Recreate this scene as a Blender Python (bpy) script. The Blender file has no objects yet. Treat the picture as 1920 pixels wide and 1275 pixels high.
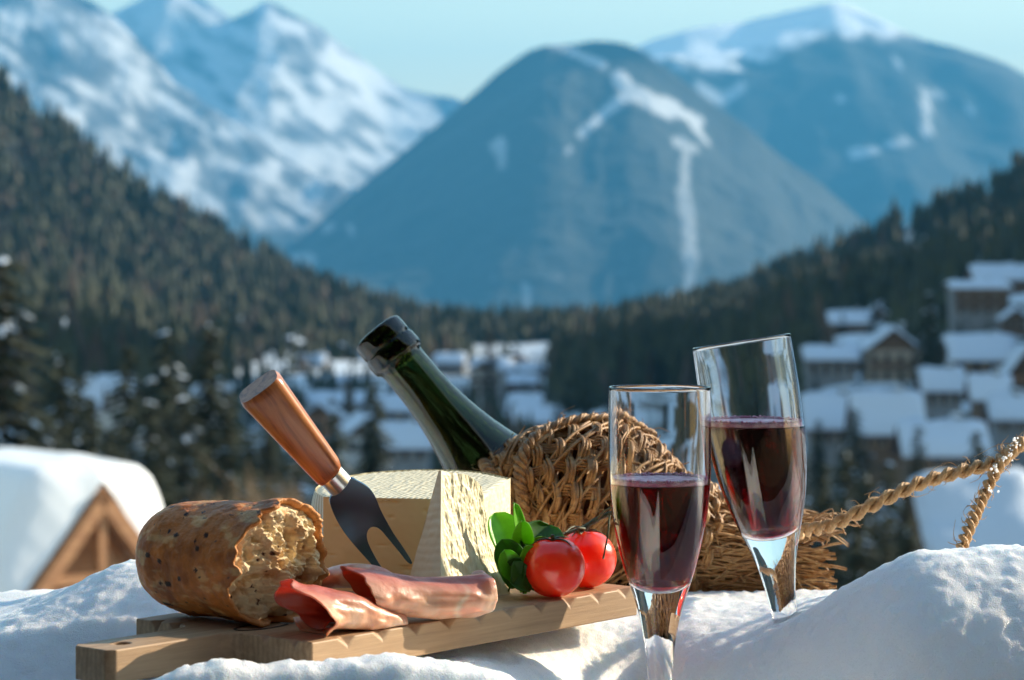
import bpy, bmesh, math, random
import numpy as np
from mathutils import Vector, Matrix
R = math.radians
random.seed(7)
rng = np.random.default_rng(11)
scene = bpy.context.scene
col = scene.collection

# ------------------------------------------------------------------ camera, world, sun, exposure
F = 4400.0; Y0 = 520.0; H = 0.163           # focal length and horizon row of a 1920 wide frame, eye height over the board
cd = bpy.data.cameras.new('camera'); cam = bpy.data.objects.new('camera', cd); col.objects.link(cam)
cam.location = (0, 0, H); cam.rotation_euler = (R(90), 0, 0)
cd.sensor_width = 36; cd.lens = 36 * F / 1920; cd.shift_y = -(637.5 - Y0) / 1920
cd.clip_start = 0.05; cd.clip_end = 60000
cd.dof.use_dof = True; cd.dof.focus_distance = 1.17; cd.dof.aperture_fstop = 15.0
scene.camera = cam
SUN_EL, SUN_AZ = 24.0, 64.0                  # azimuth clockwise from +Y
w = bpy.data.worlds.new('World'); scene.world = w; w.use_nodes = True
nt = w.node_tree; bg = nt.nodes['Background']
sky = nt.nodes.new('ShaderNodeTexSky'); sky.sky_type = 'NISHITA'; sky.sun_disc = False
sky.sun_elevation = R(SUN_EL); sky.sun_rotation = R(SUN_AZ)
sky.altitude = 1200; sky.air_density = 2.1; sky.dust_density = 0.5; sky.ozone_density = 1.5
nt.links.new(sky.outputs[0], bg.inputs[0]); bg.inputs[1].default_value = 0.118
sl = bpy.data.lights.new('sun', 'SUN'); sun = bpy.data.objects.new('sun', sl); col.objects.link(sun)
sl.energy = 5.0; sl.angle = R(0.5); sl.color = (1.0, 0.86, 0.66)
SD = Vector((math.sin(R(SUN_AZ)) * math.cos(R(SUN_EL)), math.cos(R(SUN_AZ)) * math.cos(R(SUN_EL)), math.sin(R(SUN_EL))))
sun.rotation_euler = SD.to_track_quat('Z', 'Y').to_euler()
scene.view_settings.view_transform = 'Standard'; scene.view_settings.look = 'None'
scene.view_settings.exposure = 1.2; scene.view_settings.gamma = 1.0
scene.render.engine = 'CYCLES'
cy = scene.cycles
cy.use_denoising = True
cy.max_bounces = 14; cy.transmission_bounces = 14; cy.transparent_max_bounces = 12; cy.glossy_bounces = 6
cy.diffuse_bounces = 4; cy.volume_bounces = 0; cy.sample_clamp_indirect = 6.0; cy.blur_glossy = 0.0
cy.caustics_refractive = True; cy.caustics_reflective = True

# ------------------------------------------------------------------ helpers
def P(px, py, Z): return Vector(((px - 960) / F * Z, Z, H - (py - Y0) / F * Z))
def G(px, py, z=0.0):
    Z = (H - z) * F / (py - Y0); return P(px, py, Z)
def _hash(ix, iy, iz, seed):
    h = (ix * 374761393 + iy * 668265263 + iz * 2147483647 + seed * 1274126177) & 0xFFFFFFFF
    h = ((h ^ (h >> 13)) * 1274126177) & 0xFFFFFFFF
    h = ((h ^ (h >> 16)) * 2246822519) & 0xFFFFFFFF
    return ((h ^ (h >> 15)) & 0xFFFFFF) / float(0xFFFFFF)
def vn(p, seed=0):
    p = np.asarray(p, float); i = np.floor(p).astype(np.int64); f = p - i; f = f * f * f * (f * (f * 6 - 15) + 10)
    o = 0
    for dx in (0, 1):
        for dy in (0, 1):
            for dz in (0, 1):
                wgt = (f[..., 0] if dx else 1 - f[..., 0]) * (f[..., 1] if dy else 1 - f[..., 1]) * (f[..., 2] if dz else 1 - f[..., 2])
                o = o + wgt * _hash(i[..., 0] + dx, i[..., 1] + dy, i[..., 2] + dz, seed)
    return o * 2 - 1
def fbm(p, oct=4, seed=0, gain=0.5, ridged=False):
    p = np.asarray(p, float); a = 1.0; s = 0; tot = 0
    for k in range(oct):
        n = vn(p * (2.03 ** k) + 17.3 * k, seed + k)
        if ridged: n = 1 - 2 * np.abs(n)
        s = s + a * n; tot += a; a *= gain
    return s / tot
def sstep(a, b, x):
    t = np.clip((x - a) / (b - a), 0, 1); return t * t * (3 - 2 * t)
def link(o, parent=None):
    col.objects.link(o)
    if parent is not None: o.parent = parent
    return o
def tag(o, label=None, cat=None, group=None, kind=None):
    if label: o['label'] = label
    if cat: o['category'] = cat
    if group: o['group'] = group
    if kind: o['kind'] = kind
    return o
def empty(name, loc=(0, 0, 0), rot=(0, 0, 0)):
    o = bpy.data.objects.new(name, None); o.empty_display_size = 0.01; link(o); o.location = loc; o.rotation_euler = rot; return o
def new_mesh(name, verts, faces, mats, smooth=True, cols=None, mi=None):
    me = bpy.data.meshes.new(name)
    if isinstance(verts, np.ndarray): verts = verts.tolist()
    if isinstance(faces, np.ndarray): faces = faces.tolist()
    me.from_pydata(verts, [], faces)
    for m in (mats if isinstance(mats, (list, tuple)) else [mats]): me.materials.append(m)
    if smooth: me.polygons.foreach_set('use_smooth', [True] * len(me.polygons))
    if mi is not None: me.polygons.foreach_set('material_index', mi)
    if cols is not None:
        a = me.color_attributes.new('Col', 'FLOAT_COLOR', 'POINT')
        c = np.ones((len(verts), 4)); cc = np.asarray(cols, float)
        if cc.ndim == 1: cc = np.repeat(cc[:, None], 3, 1)
        c[:, :3] = cc; a.data.foreach_set('color', c.ravel())
    me.update(); return me
def obj(name, verts, faces, mats, parent=None, smooth=True, cols=None, mi=None):
    return link(bpy.data.objects.new(name, new_mesh(name, verts, faces, mats, smooth, cols, mi)), parent)
def grid_faces(nu, nv, cu=False, cv=False, off=0):
    U = nu if cu else nu - 1; V = nv if cv else nv - 1
    i, j = np.meshgrid(np.arange(U), np.arange(V), indexing='ij'); i2 = (i + 1) % nu; j2 = (j + 1) % nv
    return (np.stack([i * nv + j, i2 * nv + j, i2 * nv + j2, i * nv + j2], -1).reshape(-1, 4) + off).tolist()
class MB:
    def __init__(s): s.v = []; s.f = []; s.mi = []; s.n = 0; s.c = []
    def add(s, v, f, mi=0, c=None):
        v = np.asarray(v, float).reshape(-1, 3); s.v.append(v); s.f += [tuple(int(k) + s.n for k in q) for q in f]
        s.mi += [mi] * len(f); s.n += len(v)
        if c is not None: s.c.append(np.broadcast_to(np.asarray(c, float), (len(v), 3)))
        return s
    def box(s, c, d, mi=0, rz=0.0, tap=(1, 1)):
        x, y, z = d[0] / 2, d[1] / 2, d[2] / 2; q = []
        for k in (-1, 1):
            tx, ty = (tap if k > 0 else (1, 1))
            q += [(-x * tx, -y * ty, k * z), (x * tx, -y * ty, k * z), (x * tx, y * ty, k * z), (-x * tx, y * ty, k * z)]
        ca, sa = math.cos(rz), math.sin(rz)
        v = [(c[0] + a * ca - b * sa, c[1] + a * sa + b * ca, c[2] + e) for a, b, e in q]
        return s.add(v, [(3, 2, 1, 0), (4, 5, 6, 7), (0, 1, 5, 4), (1, 2, 6, 5), (2, 3, 7, 6), (3, 0, 4, 7)], mi)
    def tube(s, pts, rad, n=6, closed=False, mi=0, cap=True, c=None, flat=None):
        pts = np.asarray(pts, float); m = len(pts); rad = np.broadcast_to(np.asarray(rad, float), (m,))
        if closed: t = np.roll(pts, -1, 0) - np.roll(pts, 1, 0)
        else:
            t = np.gradient(pts, axis=0)
        t /= (np.linalg.norm(t, axis=1)[:, None] + 1e-12)
        up = np.array([0.0, 0, 1.0]) if abs(t[0][2]) < 0.9 else np.array([1.0, 0, 0])
        nrm = np.cross(t[0], up); nrm /= np.linalg.norm(nrm); N = [nrm]
        for k in range(1, m):
            q = N[-1] - t[k] * np.dot(N[-1], t[k]); q /= (np.linalg.norm(q) + 1e-12); N.append(q)
        N = np.array(N); B = np.cross(t, N); a = np.linspace(0, 2 * math.pi, n, endpoint=False)
        fl = 1.0 if flat is None else flat
        v = pts[:, None, :] + rad[:, None, None] * (np.cos(a)[None, :, None] * N[:, None, :] + fl * np.sin(a)[None, :, None] * B[:, None, :])
        f = grid_faces(m, n, closed, True)
        if cap and not closed: f += [tuple(range(n))[::-1], tuple((m - 1) * n + k for k in range(n))]
        return s.add(v.reshape(-1, 3), f, mi, c)
    def verts(s): return np.concatenate(s.v)
    def build(s, name, mats, parent=None, smooth=True):
        return obj(name, s.verts(), s.f, mats, parent, smooth, np.concatenate(s.c) if s.c else None, s.mi)
def catmull(pts, n):
    p = np.asarray(pts, float); p = np.vstack([2 * p[0] - p[1], p, 2 * p[-1] - p[-2]]); m = len(p) - 3
    t = np.linspace(0, m - 1e-6, n); i = t.astype(int); u = (t - i)[:, None]
    a, b, c, d = p[i], p[i + 1], p[i + 2], p[i + 3]
    return 0.5 * (2 * b + (c - a) * u + (2 * a - 5 * b + 4 * c - d) * u ** 2 + (3 * b - a - 3 * c + d) * u ** 3)
def lathe(prof, n=64):
    """prof: (r, z) from axis to axis; closed surface of revolution"""
    prof = np.asarray(prof, float); a = np.linspace(0, 2 * math.pi, n, endpoint=False); v = []; f = []; idx = []
    for r, z in prof:
        if r < 1e-7: idx.append([len(v)]); v.append((0, 0, z))
        else:
            idx.append(list(range(len(v), len(v) + n))); v += [(r * math.cos(t), r * math.sin(t), z) for t in a]
    for A, B in zip(idx[:-1], idx[1:]):
        for k in range(n):
            k2 = (k + 1) % n
            if len(A) == 1 and len(B) > 1: f.append((A[0], B[k], B[k2]))
            elif len(B) == 1 and len(A) > 1: f.append((A[k], B[0], A[k2]))
            elif len(A) > 1: f.append((A[k], B[k], B[k2], A[k2]))
    return v, f
def subsurf(o, lv=2, simple=False):
    m = o.modifiers.new('sub', 'SUBSURF'); m.levels = lv; m.render_levels = lv
    if simple: m.subdivision_type = 'SIMPLE'
    return o
def bake(o):
    dg = bpy.context.evaluated_depsgraph_get(); me = bpy.data.meshes.new_from_object(o.evaluated_get(dg)); o.modifiers.clear(); o.data = me; return o

# ------------------------------------------------------------------ materials
def principled(name, c=(0.5, 0.5, 0.5), rough=0.6, **kw):
    m = bpy.data.materials.new(name); m.use_nodes = True; b = m.node_tree.nodes['Principled BSDF']
    b.inputs['Base Color'].default_value = (*c, 1); b.inputs['Roughness'].default_value = rough
    for k, v in kw.items():
        k = k.replace('_', ' '); inp = b.inputs[k]
        inp.default_value = (*v, 1) if (isinstance(v, tuple) and len(inp.default_value) == 4) else v
    return m
def N(m, t, **kw):
    n = m.node_tree.nodes.new(t)
    for k, v in kw.items():
        if hasattr(n, k): setattr(n, k, v)
        else: n.inputs[k.replace('_', ' ')].default_value = v
    return n
def L(m, a, b): m.node_tree.links.new(a, b)
def bsdf(m): return m.node_tree.nodes['Principled BSDF']
def coords(m, scale=(1, 1, 1), kind='Object', rot=(0, 0, 0)):
    tc = N(m, 'ShaderNodeTexCoord'); mp = N(m, 'ShaderNodeMapping'); mp.inputs['Scale'].default_value = scale; mp.inputs['Rotation'].default_value = rot
    L(m, tc.outputs[kind], mp.inputs[0]); return mp.outputs[0]
def noise(m, vec, scale, detail=6, rough=0.55, dist=0.0):
    n = N(m, 'ShaderNodeTexNoise'); n.inputs['Scale'].default_value = scale; n.inputs['Detail'].default_value = detail
    n.inputs['Roughness'].default_value = rough; n.inputs['Distortion'].default_value = dist
    if vec is not None: L(m, vec, n.inputs['Vector'])
    return n.outputs[0]
def ramp(m, fac, stops):
    r = N(m, 'ShaderNodeValToRGB'); e = r.color_ramp.elements
    while len(e) < len(stops): e.new(0.5)
    for k, (p, c) in enumerate(stops): e[k].position = p; e[k].color = (*c, 1) if len(c) == 3 else c
    L(m, fac, r.inputs[0]); return r.outputs[0]
def mixc(m, fac, a, b, mode='MIX'):
    x = N(m, 'ShaderNodeMix', data_type='RGBA', blend_type=mode)
    for v, k in ((fac, 0), (a, 6), (b, 7)):
        if hasattr(v, 'links') or hasattr(v, 'is_linked'): L(m, v, x.inputs[k])
        elif k == 0: x.inputs[0].default_value = v
        else: x.inputs[k].default_value = (*v, 1)
    return x.outputs[2]
def bump(m, h, strength=0.5, dist=0.001, prev=None):
    b = N(m, 'ShaderNodeBump'); b.inputs['Strength'].default_value = strength; b.inputs['Distance'].default_value = dist
    L(m, h, b.inputs['Height'])
    if prev is not None: L(m, prev, b.inputs['Normal'])
    return b.outputs[0]
def attr(m):
    a = N(m, 'ShaderNodeAttribute'); a.attribute_name = 'Col'; return a.outputs['Color']
def two_tone(name, c1, c2, scale, rough=0.7, lo=0.35, hi=0.65, bs=0.0, bd=0.001, stretch=(1, 1, 1), **kw):
    m = principled(name, c1, rough, **kw); v = coords(m, stretch); n = noise(m, v, scale)
    L(m, ramp(m, n, [(lo, c1), (hi, c2)]), bsdf(m).inputs['Base Color'])
    if bs: L(m, bump(m, n, bs, bd), bsdf(m).inputs['Normal'])
    return m

# snow close by: white, light wanders inside it, coarse ice grains
M_snow = principled('snow_near', (0.86, 0.89, 0.92), 0.55, Subsurface_Weight=0.8, Subsurface_Radius=(0.010, 0.013, 0.016), Subsurface_Scale=1.0)
v = coords(M_snow); n1 = noise(M_snow, v, 900, 3, 0.7); n2 = noise(M_snow, v, 260, 4, 0.6)
vv0 = N(M_snow, 'ShaderNodeTexVoronoi'); vv0.inputs['Scale'].default_value = 1500; L(M_snow, v, vv0.inputs[0])
L(M_snow, bump(M_snow, vv0.outputs[0], 0.6, 0.0004, bump(M_snow, n1, 0.6, 0.0006, bump(M_snow, n2, 0.5, 0.0012))), bsdf(M_snow).inputs['Normal'])
L(M_snow, ramp(M_snow, noise(M_snow, v, 1400, 1, 0.5), [(0.5, (0.6,) * 3), (0.72, (0.12,) * 3)]), bsdf(M_snow).inputs['Roughness'])
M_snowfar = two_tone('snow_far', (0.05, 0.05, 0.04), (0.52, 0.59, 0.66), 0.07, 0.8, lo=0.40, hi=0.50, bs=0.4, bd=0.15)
M_roofsnow_shaded = principled('snow_roof_shaded', (0.44, 0.52, 0.62), 0.65)  # village snow with its blue shade mixed into the colour
M_hutsnow = principled('snow_hut', (0.78, 0.82, 0.85), 0.65)  # brighter copy of the roof snow, without that shade
def mountain_mat(name, forest, forest2, rock, ns):
    m = principled(name, rock, 0.9); v = coords(m); big = noise(m, v, ns, 8, 0.6); fine = noise(m, v, ns * 6, 6, 0.65)
    dark = ramp(m, fine, [(0.35, forest), (0.68, forest2)])
    a = attr(m); sep = N(m, 'ShaderNodeSeparateColor'); L(m, a, sep.inputs[0])
    base = mixc(m, sep.outputs[1], dark, ramp(m, big, [(0.35, rock), (0.7, tuple(x * 0.55 for x in rock))]))
    L(m, mixc(m, sep.outputs[0], base, (0.82, 0.86, 0.90)), bsdf(m).inputs['Base Color'])
    L(m, bump(m, fine, 0.6, 14.0), bsdf(m).inputs['Normal']); return m

# ------------------------------------------------------------------ ground, snow bank, hills, mountains
COLS = np.array([-1500, 0, 500, 960, 1300, 1600, 1920, 3200.])
ROWS = np.array([3, 30, 80, 150, 220, 300, 450, 650, 900, 1300, 2000, 20400.])
TAB = np.array([
    [-2.4] * 8, [-6.5] * 8,
    [-13, -13, -13, -13, -13, -13, -12, -9],
    [-20, -20, -20, -20, -22, -24, -24, -14],
    [-22, -23, -24, -25, -24, -25.5, -26, -12],
    [-24, -26, -28, -28, -25, -20.5, -21, -6],
    [-20, -26, -32, -33, -27, -17, -16, 4],
    [-12, -22, -34, -36, -28, -11, -3, 20],
    [5, -10, -28, -32, -28, -4, 12, 50],
    [30, 5, -28, -30, -28, 0, 25, 80],
    [-62] * 8, [-620] * 8])
def gz(x, y):
    y = np.maximum(np.asarray(y, float), 3.0); px = np.asarray(x, float) / y * F + 960
    c = np.interp(px, COLS, np.arange(len(COLS))); r = np.interp(np.log(y), np.log(ROWS), np.arange(len(ROWS)))
    i = np.clip(r.astype(int), 0, len(ROWS) - 2); j = np.clip(c.astype(int), 0, len(COLS) - 2); u = r - i; t = c - j
    u = u * u * (3 - 2 * u) * 0.5 + u * 0.5; t = t * t * (3 - 2 * t)
    return TAB[i, j] * (1 - u) * (1 - t) + TAB[i + 1, j] * u * (1 - t) + TAB[i, j + 1] * (1 - u) * t + TAB[i + 1, j + 1] * u * t
ys = np.exp(np.linspace(math.log(2.4), math.log(20400), 170)); pxs = np.concatenate([np.linspace(-22000, -1600, 12), np.linspace(-1500, 3200, 150), np.linspace(3400, 24000, 12)])
X = (pxs[:, None] - 960) / F * ys[None, :]; Yg = np.broadcast_to(ys[None, :], X.shape)
Zg = gz(X, Yg) + fbm(np.stack([X / 25, Yg / 25, X * 0], -1), 3, 5) * np.clip(Yg / 150, 0.02, 1.3)
g = obj('ground', np.stack([X, Yg, Zg], -1).reshape(-1, 3), grid_faces(*X.shape), M_snowfar); tag(g, kind='structure')

def axis(*segs):
    out = []
    for a, b, st in segs: out += list(np.arange(a, b - 1e-9, st))
    return np.array(out + [segs[-1][1]])
xs = axis((-1.6, -0.5, 0.05), (-0.5, -0.26, 0.006), (-0.26, 0.30, 0.0014), (0.30, 0.45, 0.005), (0.45, 1.9, 0.06))
yy = axis((0.45, 0.9, 0.03), (0.9, 0.97, 0.005), (0.97, 1.30, 0.0014), (1.30, 1.50, 0.005), (1.50, 2.9, 0.05))
X, Y = np.meshgrid(xs, yy, indexing='ij'); PX = X / Y * F + 960
lump_px = [-300, 60, 130, 260, 340, 420, 520, 600, 700, 760, 850, 950, 1050, 1300]
lump_z = [-.045, -.030, -.024, -.0125, -.0050, -.0015, -.0030, -.0035, -.0010, -.0015, -.0055, -.0120, -.032, -.05]
lz = np.interp(PX, lump_px, lump_z)
yc = np.interp(PX, [-300, 300, 800, 1100], [0.99, 1.008, 1.03, 1.04])
base = -0.0175 + 0 * X
bu = (X + 0.0892) * 0.633 + (Y - 1.047) * 0.774; bv = -(X + 0.0892) * 0.774 + (Y - 1.047) * 0.633    # board frame
base = base - 0.020 * np.exp(-((bu - 0.19) / 0.07) ** 2 - ((bv + 0.035) / 0.05) ** 2)
base = base - 0.55 * np.clip(-bv - 0.004, 0, 1) * sstep(0.05, 0.12, bu) - 0.8 * np.clip(1.165 - Y, 0, 1) * sstep(-0.165, -0.20, X)
Zs = base.copy()
mid = -0.0165 - 0.045 * np.clip(1.30 - Y, 0, 1) - 0.65 * np.clip(1.192 - Y, 0, 1) ** 1.25 * 1.6; wm = sstep(1180, 1290, PX)
Zs = Zs * (1 - wm) + mid * wm
l1 = lz - 0.016 * (1 - np.exp(-((Y - yc) / 0.022) ** 2)) - 1.1 * np.clip(yc - 0.010 - Y, 0, 1)
wl = sstep(1120, 980, PX) * sstep(-0.0, 0.006, -(bv) + 0.0) ; wl = np.maximum(wl, sstep(-0.072, -0.080, bu) * sstep(1.06, 1.03, Y))
Zs = np.where(Y < yc, np.maximum(l1, -0.35) * sstep(1120, 980, PX) + Zs * (1 - sstep(1120, 980, PX)), Zs * (1 - wl) + np.maximum(Zs, l1) * wl)
gR = sstep(0.112, 0.215, X) * (0.25 + 0.75 * np.exp(-np.where(Y < 1.15, (Y - 1.15) / 0.075, (Y - 1.15) / 0.075) ** 2)) * sstep(1.36, 1.22, Y)
Zs = Zs + 0.058 * gR
Zs = Zs - 0.030 * np.exp(-((X - 0.068) / 0.034) ** 2 - ((Y - 1.165) / 0.060) ** 2)
gL = np.exp(-np.where(X < -0.185, (X + 0.185) / 0.060, (X + 0.185) / 0.07) ** 2 - np.where(Y < 1.22, (Y - 1.22) / 0.055, (Y - 1.22) / 0.10) ** 2)
Zs = Zs + 0.033 * gL
ledge = sstep(1.33, 1.48, Y) * 0.05 + np.clip(Y - 1.46, 0, 2) ** 1.2 * 2.2
Zs = Zs - ledge - np.clip(np.abs(X - 0.05) - 0.5, 0, 2) ** 1.3 * 0.25 - np.clip(0.90 - Y, 0, 1) ** 1.15 * 3.0
Zs = Zs + 0.0030 * fbm(np.stack([X / 0.035, Y / 0.035, X * 0], -1), 4, 21)
fine = fbm(np.stack([X / 0.0065, Y / 0.0065, Zs / 0.0065], -1), 3, 33, 0.6)
Zs = Zs + 0.0012 * fine + 0.0014 * np.clip(vn(np.stack([X / 0.004, Y / 0.004, X * 0], -1), 9) - 0.35, 0, 1)
# keep the snow under the board and its handle
inb = (bu > -0.002) & (bu < 0.247) & (bv > -0.001) & (bv < 0.119) | (bu > -0.073) & (bu < 0.0) & (bv > 0.047) & (bv < 0.081)
Zs = np.where(inb, np.minimum(Zs, -0.0165), Zs)
bank = obj('snow_bank', np.stack([X, Y, Zs], -1).reshape(-1, 3), grid_faces(*X.shape), M_snow); tag(bank, kind='structure')

def seg_mask(px, py, segs, nz):
    out = np.zeros_like(px)
    for x0, y0, x1, y1, wd in segs:
        dx, dy = x1 - x0, y1 - y0; t = np.clip(((px - x0) * dx + (py - y0) * dy) / (dx * dx + dy * dy + 1e-9), 0, 1)
        d = np.hypot(px - x0 - t * dx, py - y0 - t * dy); out = np.maximum(out, sstep(1.25, 0.75, d / wd + nz * 0.55))
    return out
RIDGES = {}
def mountain(name, ridge, Z0, run, basez, mat, amp, fscale, snowf, nu=300, nv=110, back=0.35, wob=0.04, pw=0.85, seed=1, smooth_noise=4, skew=0.0):
    if name == 'mountain': Z0, run, amp, fscale = Z0 * 1.6, run * 1.6, amp * 1.6, fscale * 1.6
    rx = np.array([p[0] for p in ridge], float); ry = np.array([p[1] for p in ridge], float)
    u = np.linspace(rx[0], rx[-1], nu); Zr = Z0 * (1 + wob * fbm(np.stack([u / 260, u * 0, u * 0], -1), 3, seed + 50))
    x = (u - 960) / F * Zr; zr = H - (np.interp(u, rx, ry) - Y0) / F * Zr
    v = np.concatenate([np.linspace(-back, 0, 14)[:-1], np.linspace(0, 1, nv)]); V = np.broadcast_to(v[None, :], (nu, len(v)))
    Xm = x[:, None] + skew * run * np.clip(V, 0, 1); Ym = Zr[:, None] - V * run
    Xm = np.broadcast_to(Xm, V.shape); Hh = zr[:, None] - basez
    fall = np.where(V >= 0, np.power(np.clip(V, 0, 1), pw), (-V / back) ** 1.3)
    Zm = basez + Hh * (1 - fall)
    q = np.stack([Xm / fscale, Ym / fscale * 0.8, V * 0 + seed], -1)
    n = fbm(q, smooth_noise + 2, seed, 0.5, True)
    env = sstep(0.0, 0.12, np.abs(V)) * (1 - 0.6 * np.clip(V, 0, 1))
    Zm = Zm + amp * (n * env) + amp * 0.10 * fbm(q * 5, 3, seed + 3)
    pts = np.stack([Xm, Ym, Zm], -1).reshape(-1, 3)
    spx = pts[:, 0] / pts[:, 1] * F + 960; spy = Y0 - (pts[:, 2] - H) / pts[:, 1] * F
    nz = fbm(np.stack([spx / 22, spy / 22, spx * 0], -1), 4, seed + 9)
    s, rk = snowf(spx, spy, nz, pts)
    c = np.stack([s, rk, s * 0], -1)
    o = obj(name, pts, grid_faces(nu, len(v)), mat, cols=c); tag(o, kind='structure')
    RIDGES[name + str(seed)] = (Xm, Ym, Zm, V); return o
M_mtn = mountain_mat('mountain_forest', (0.004, 0.012, 0.016), (0.020, 0.034, 0.026), (0.08, 0.085, 0.09), 0.004)
M_rock = mountain_mat('mountain_rock', (0.010, 0.022, 0.028), (0.03, 0.045, 0.05), (0.09, 0.10, 0.12), 0.003)
M_hill = mountain_mat('hill_forest_floor', (0.012, 0.020, 0.014), (0.04, 0.045, 0.025), (0.10, 0.08, 0.06), 0.03)

def s_mid(px, py, nz, p):
    segs = [(1040, 84, 1130, 122, 7), (1162, 150, 1190, 175, 16), (1185, 175, 1265, 205, 17), (1260, 205, 1312, 228, 11), (1165, 185, 1120, 225, 9), (1120, 225, 1088, 252, 8), (1300, 232, 1325, 268, 6),
            (1270, 266, 1300, 280, 11), (1286, 280, 1283, 360, 9), (1283, 360, 1296, 500, 13), (1296, 500, 1292, 590, 10), (940, 265, 940, 310, 9), (925, 275, 935, 290, 8), (540, 495, 575, 488, 13),
            (612, 430, 620, 425, 8), (655, 425, 660, 435, 6), (985, 535, 990, 590, 6), (1090, 585, 1095, 600, 7), (1065, 285, 1068, 280, 6), (1250, 560, 1262, 550, 9)]
    s = seg_mask(px, py, segs, nz)
    fine = fbm(np.stack([px / 9, py / 26, px * 0], -1), 3, 77)
    s = np.maximum(s, 0.30 * sstep(0.25, 0.6, fine) * sstep(430, 540, py) * sstep(860, 980, px))
    s = np.maximum(s, 0.25 * sstep(0.3, 0.7, nz) * sstep(1310, 1400, px) * sstep(380, 460, py))
    s = np.maximum(s, 0.35 * sstep(0.35, 0.8, nz) * sstep(130, 95, py))
    return s * (0.30 + 0.25 * sstep(300, 220, py)), 0.15 * np.ones_like(px)
def s_far(px, py, nz, p):
    bx = [1180, 1250, 1350, 1450, 1530, 1600, 1680, 1760, 2000]; by = [100, 118, 135, 100, 66, 62, 66, 60, 60]
    s = sstep(10, -14, py - np.interp(px, bx, by) + nz * 26)
    segs = [(1310, 160, 1350, 190, 10), (1350, 190, 1395, 160, 10), (1600, 288, 1640, 282, 8), (1660, 272, 1700, 265, 6), (1735, 170, 1738, 250, 7), (1735, 175, 1770, 178, 6), (1570, 190, 1580, 185, 6), (1680, 110, 1685, 125, 6), (1820, 205, 1820, 210, 7)]
    return np.maximum(s, 0.55 * seg_mask(px, py, segs, nz)), 0.2 * np.ones_like(px)
def s_rocky(lim, fr, sd):
    def f(px, py, nz, p):
        n = fbm(np.stack([(px * 0.86 + py * 0.52) / 46, (py * 0.86 - px * 0.52) / 20, px * 0], -1), 5, sd, 0.62)
        s = sstep(-fr - 0.30, -fr + 0.30, n) * sstep(lim[1], lim[0], py - (px - 300) * lim[2] + nz * 30)
        return s * 0.55, sstep(lim[1], lim[0], py - (px - 300) * lim[2] + nz * 30)
    return f
mountain('mountain', [(-2600, 600), (-1500, 200), (-700, -60), (-200, -70), (200, 30), (330, -30), (400, 10), (437, 42), (470, 25), (497, 0), (515, 2), (560, 30), (640, 82), (720, 140), (760, 165), (860, 192), (960, 260), (1200, 420), (1500, 600)],
         7600, 2100, -330, M_rock, 170, 900, s_rocky((340, 400, 0.0), 0.10, 61), seed=3, nu=420, nv=150)
mountain('mountain', [(-2600, 500), (-1400, 100), (-700, -70), (-250, -90), (-60, -90), (60, -60), (110, -40), (190, 10), (235, 50), (290, 110), (330, 160), (420, 215), (470, 255), (530, 300), (600, 335), (655, 370), (720, 430), (820, 520), (950, 600)],
         6100, 1700, -330, M_rock, 160, 640, s_rocky((360, 430, 0.16), -0.10, 91), seed=5, nu=420, nv=150, skew=-0.1)
mountain('mountain', [(700, 600), (980, 260), (1100, 130), (1200, 84), (1230, 70), (1300, 55), (1390, 40), (1470, 26), (1530, 14), (1565, 4), (1600, 16), (1650, 40), (1720, 70), (1790, 88), (1860, 112), (1920, 140), (2100, 200), (2600, 330), (3400, 420), (4800, 600)],
         6900, 1700, -330, M_mtn, 100, 700, s_far, seed=7, nu=340, nv=120)
mountain('mountain', [(150, 640), (400, 560), (520, 480), (650, 370), (740, 300), (820, 235), (870, 190), (930, 140), (990, 96), (1020, 84), (1060, 80), (1110, 76), (1170, 80), (1210, 96), (1270, 140), (1330, 190), (1400, 240), (1470, 300), (1540, 345), (1600, 395), (1680, 470), (1800, 560), (1950, 640)],
         5000, 1500, -330, M_mtn, 75, 520, s_mid, seed=9, nu=380, nv=170, wob=0.02, pw=0.75)
def s_hill(px, py, nz, p): return 0.0 * px, 0.3 * sstep(-0.2, 0.5, nz)
def s_hillR(px, py, nz, p):
    segs = [(1700, 430, 1712, 480, 10), (1745, 445, 1765, 450, 9), (1735, 480, 1740, 510, 6), (1485, 555, 1500, 550, 9), (1640, 490, 1645, 495, 8), (1795, 400, 1800, 405, 6), (1600, 560, 1610, 555, 6), (1560, 540, 1570, 545, 6)]
    return seg_mask(px, py, segs, nz) * 0.9, 0.1 + 0 * px
mountain('hillside', [(-2600, 100), (-1200, -120), (-500, -20), (-150, 90), (0, 165), (50, 205), (110, 255), (180, 300), (240, 345), (320, 400), (420, 460), (520, 505), (600, 550), (680, 590), (780, 625), (900, 660)],
         1500, 620, -40, M_hill, 12, 160, s_hill, seed=13, nu=220, nv=70, pw=0.9)
mountain('hillside', [(1080, 660), (1180, 625), (1260, 600), (1330, 585), (1400, 570), (1440, 530), (1520, 505), (1600, 475), (1660, 445), (1720, 418), (1800, 392), (1860, 362), (1920, 325), (2100, 250), (2600, 120), (3600, 150), (5200, 400)],
         1250, 560, -35, M_hill, 10, 150, s_hillR, seed=17, nu=220, nv=70, pw=0.9)

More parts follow.
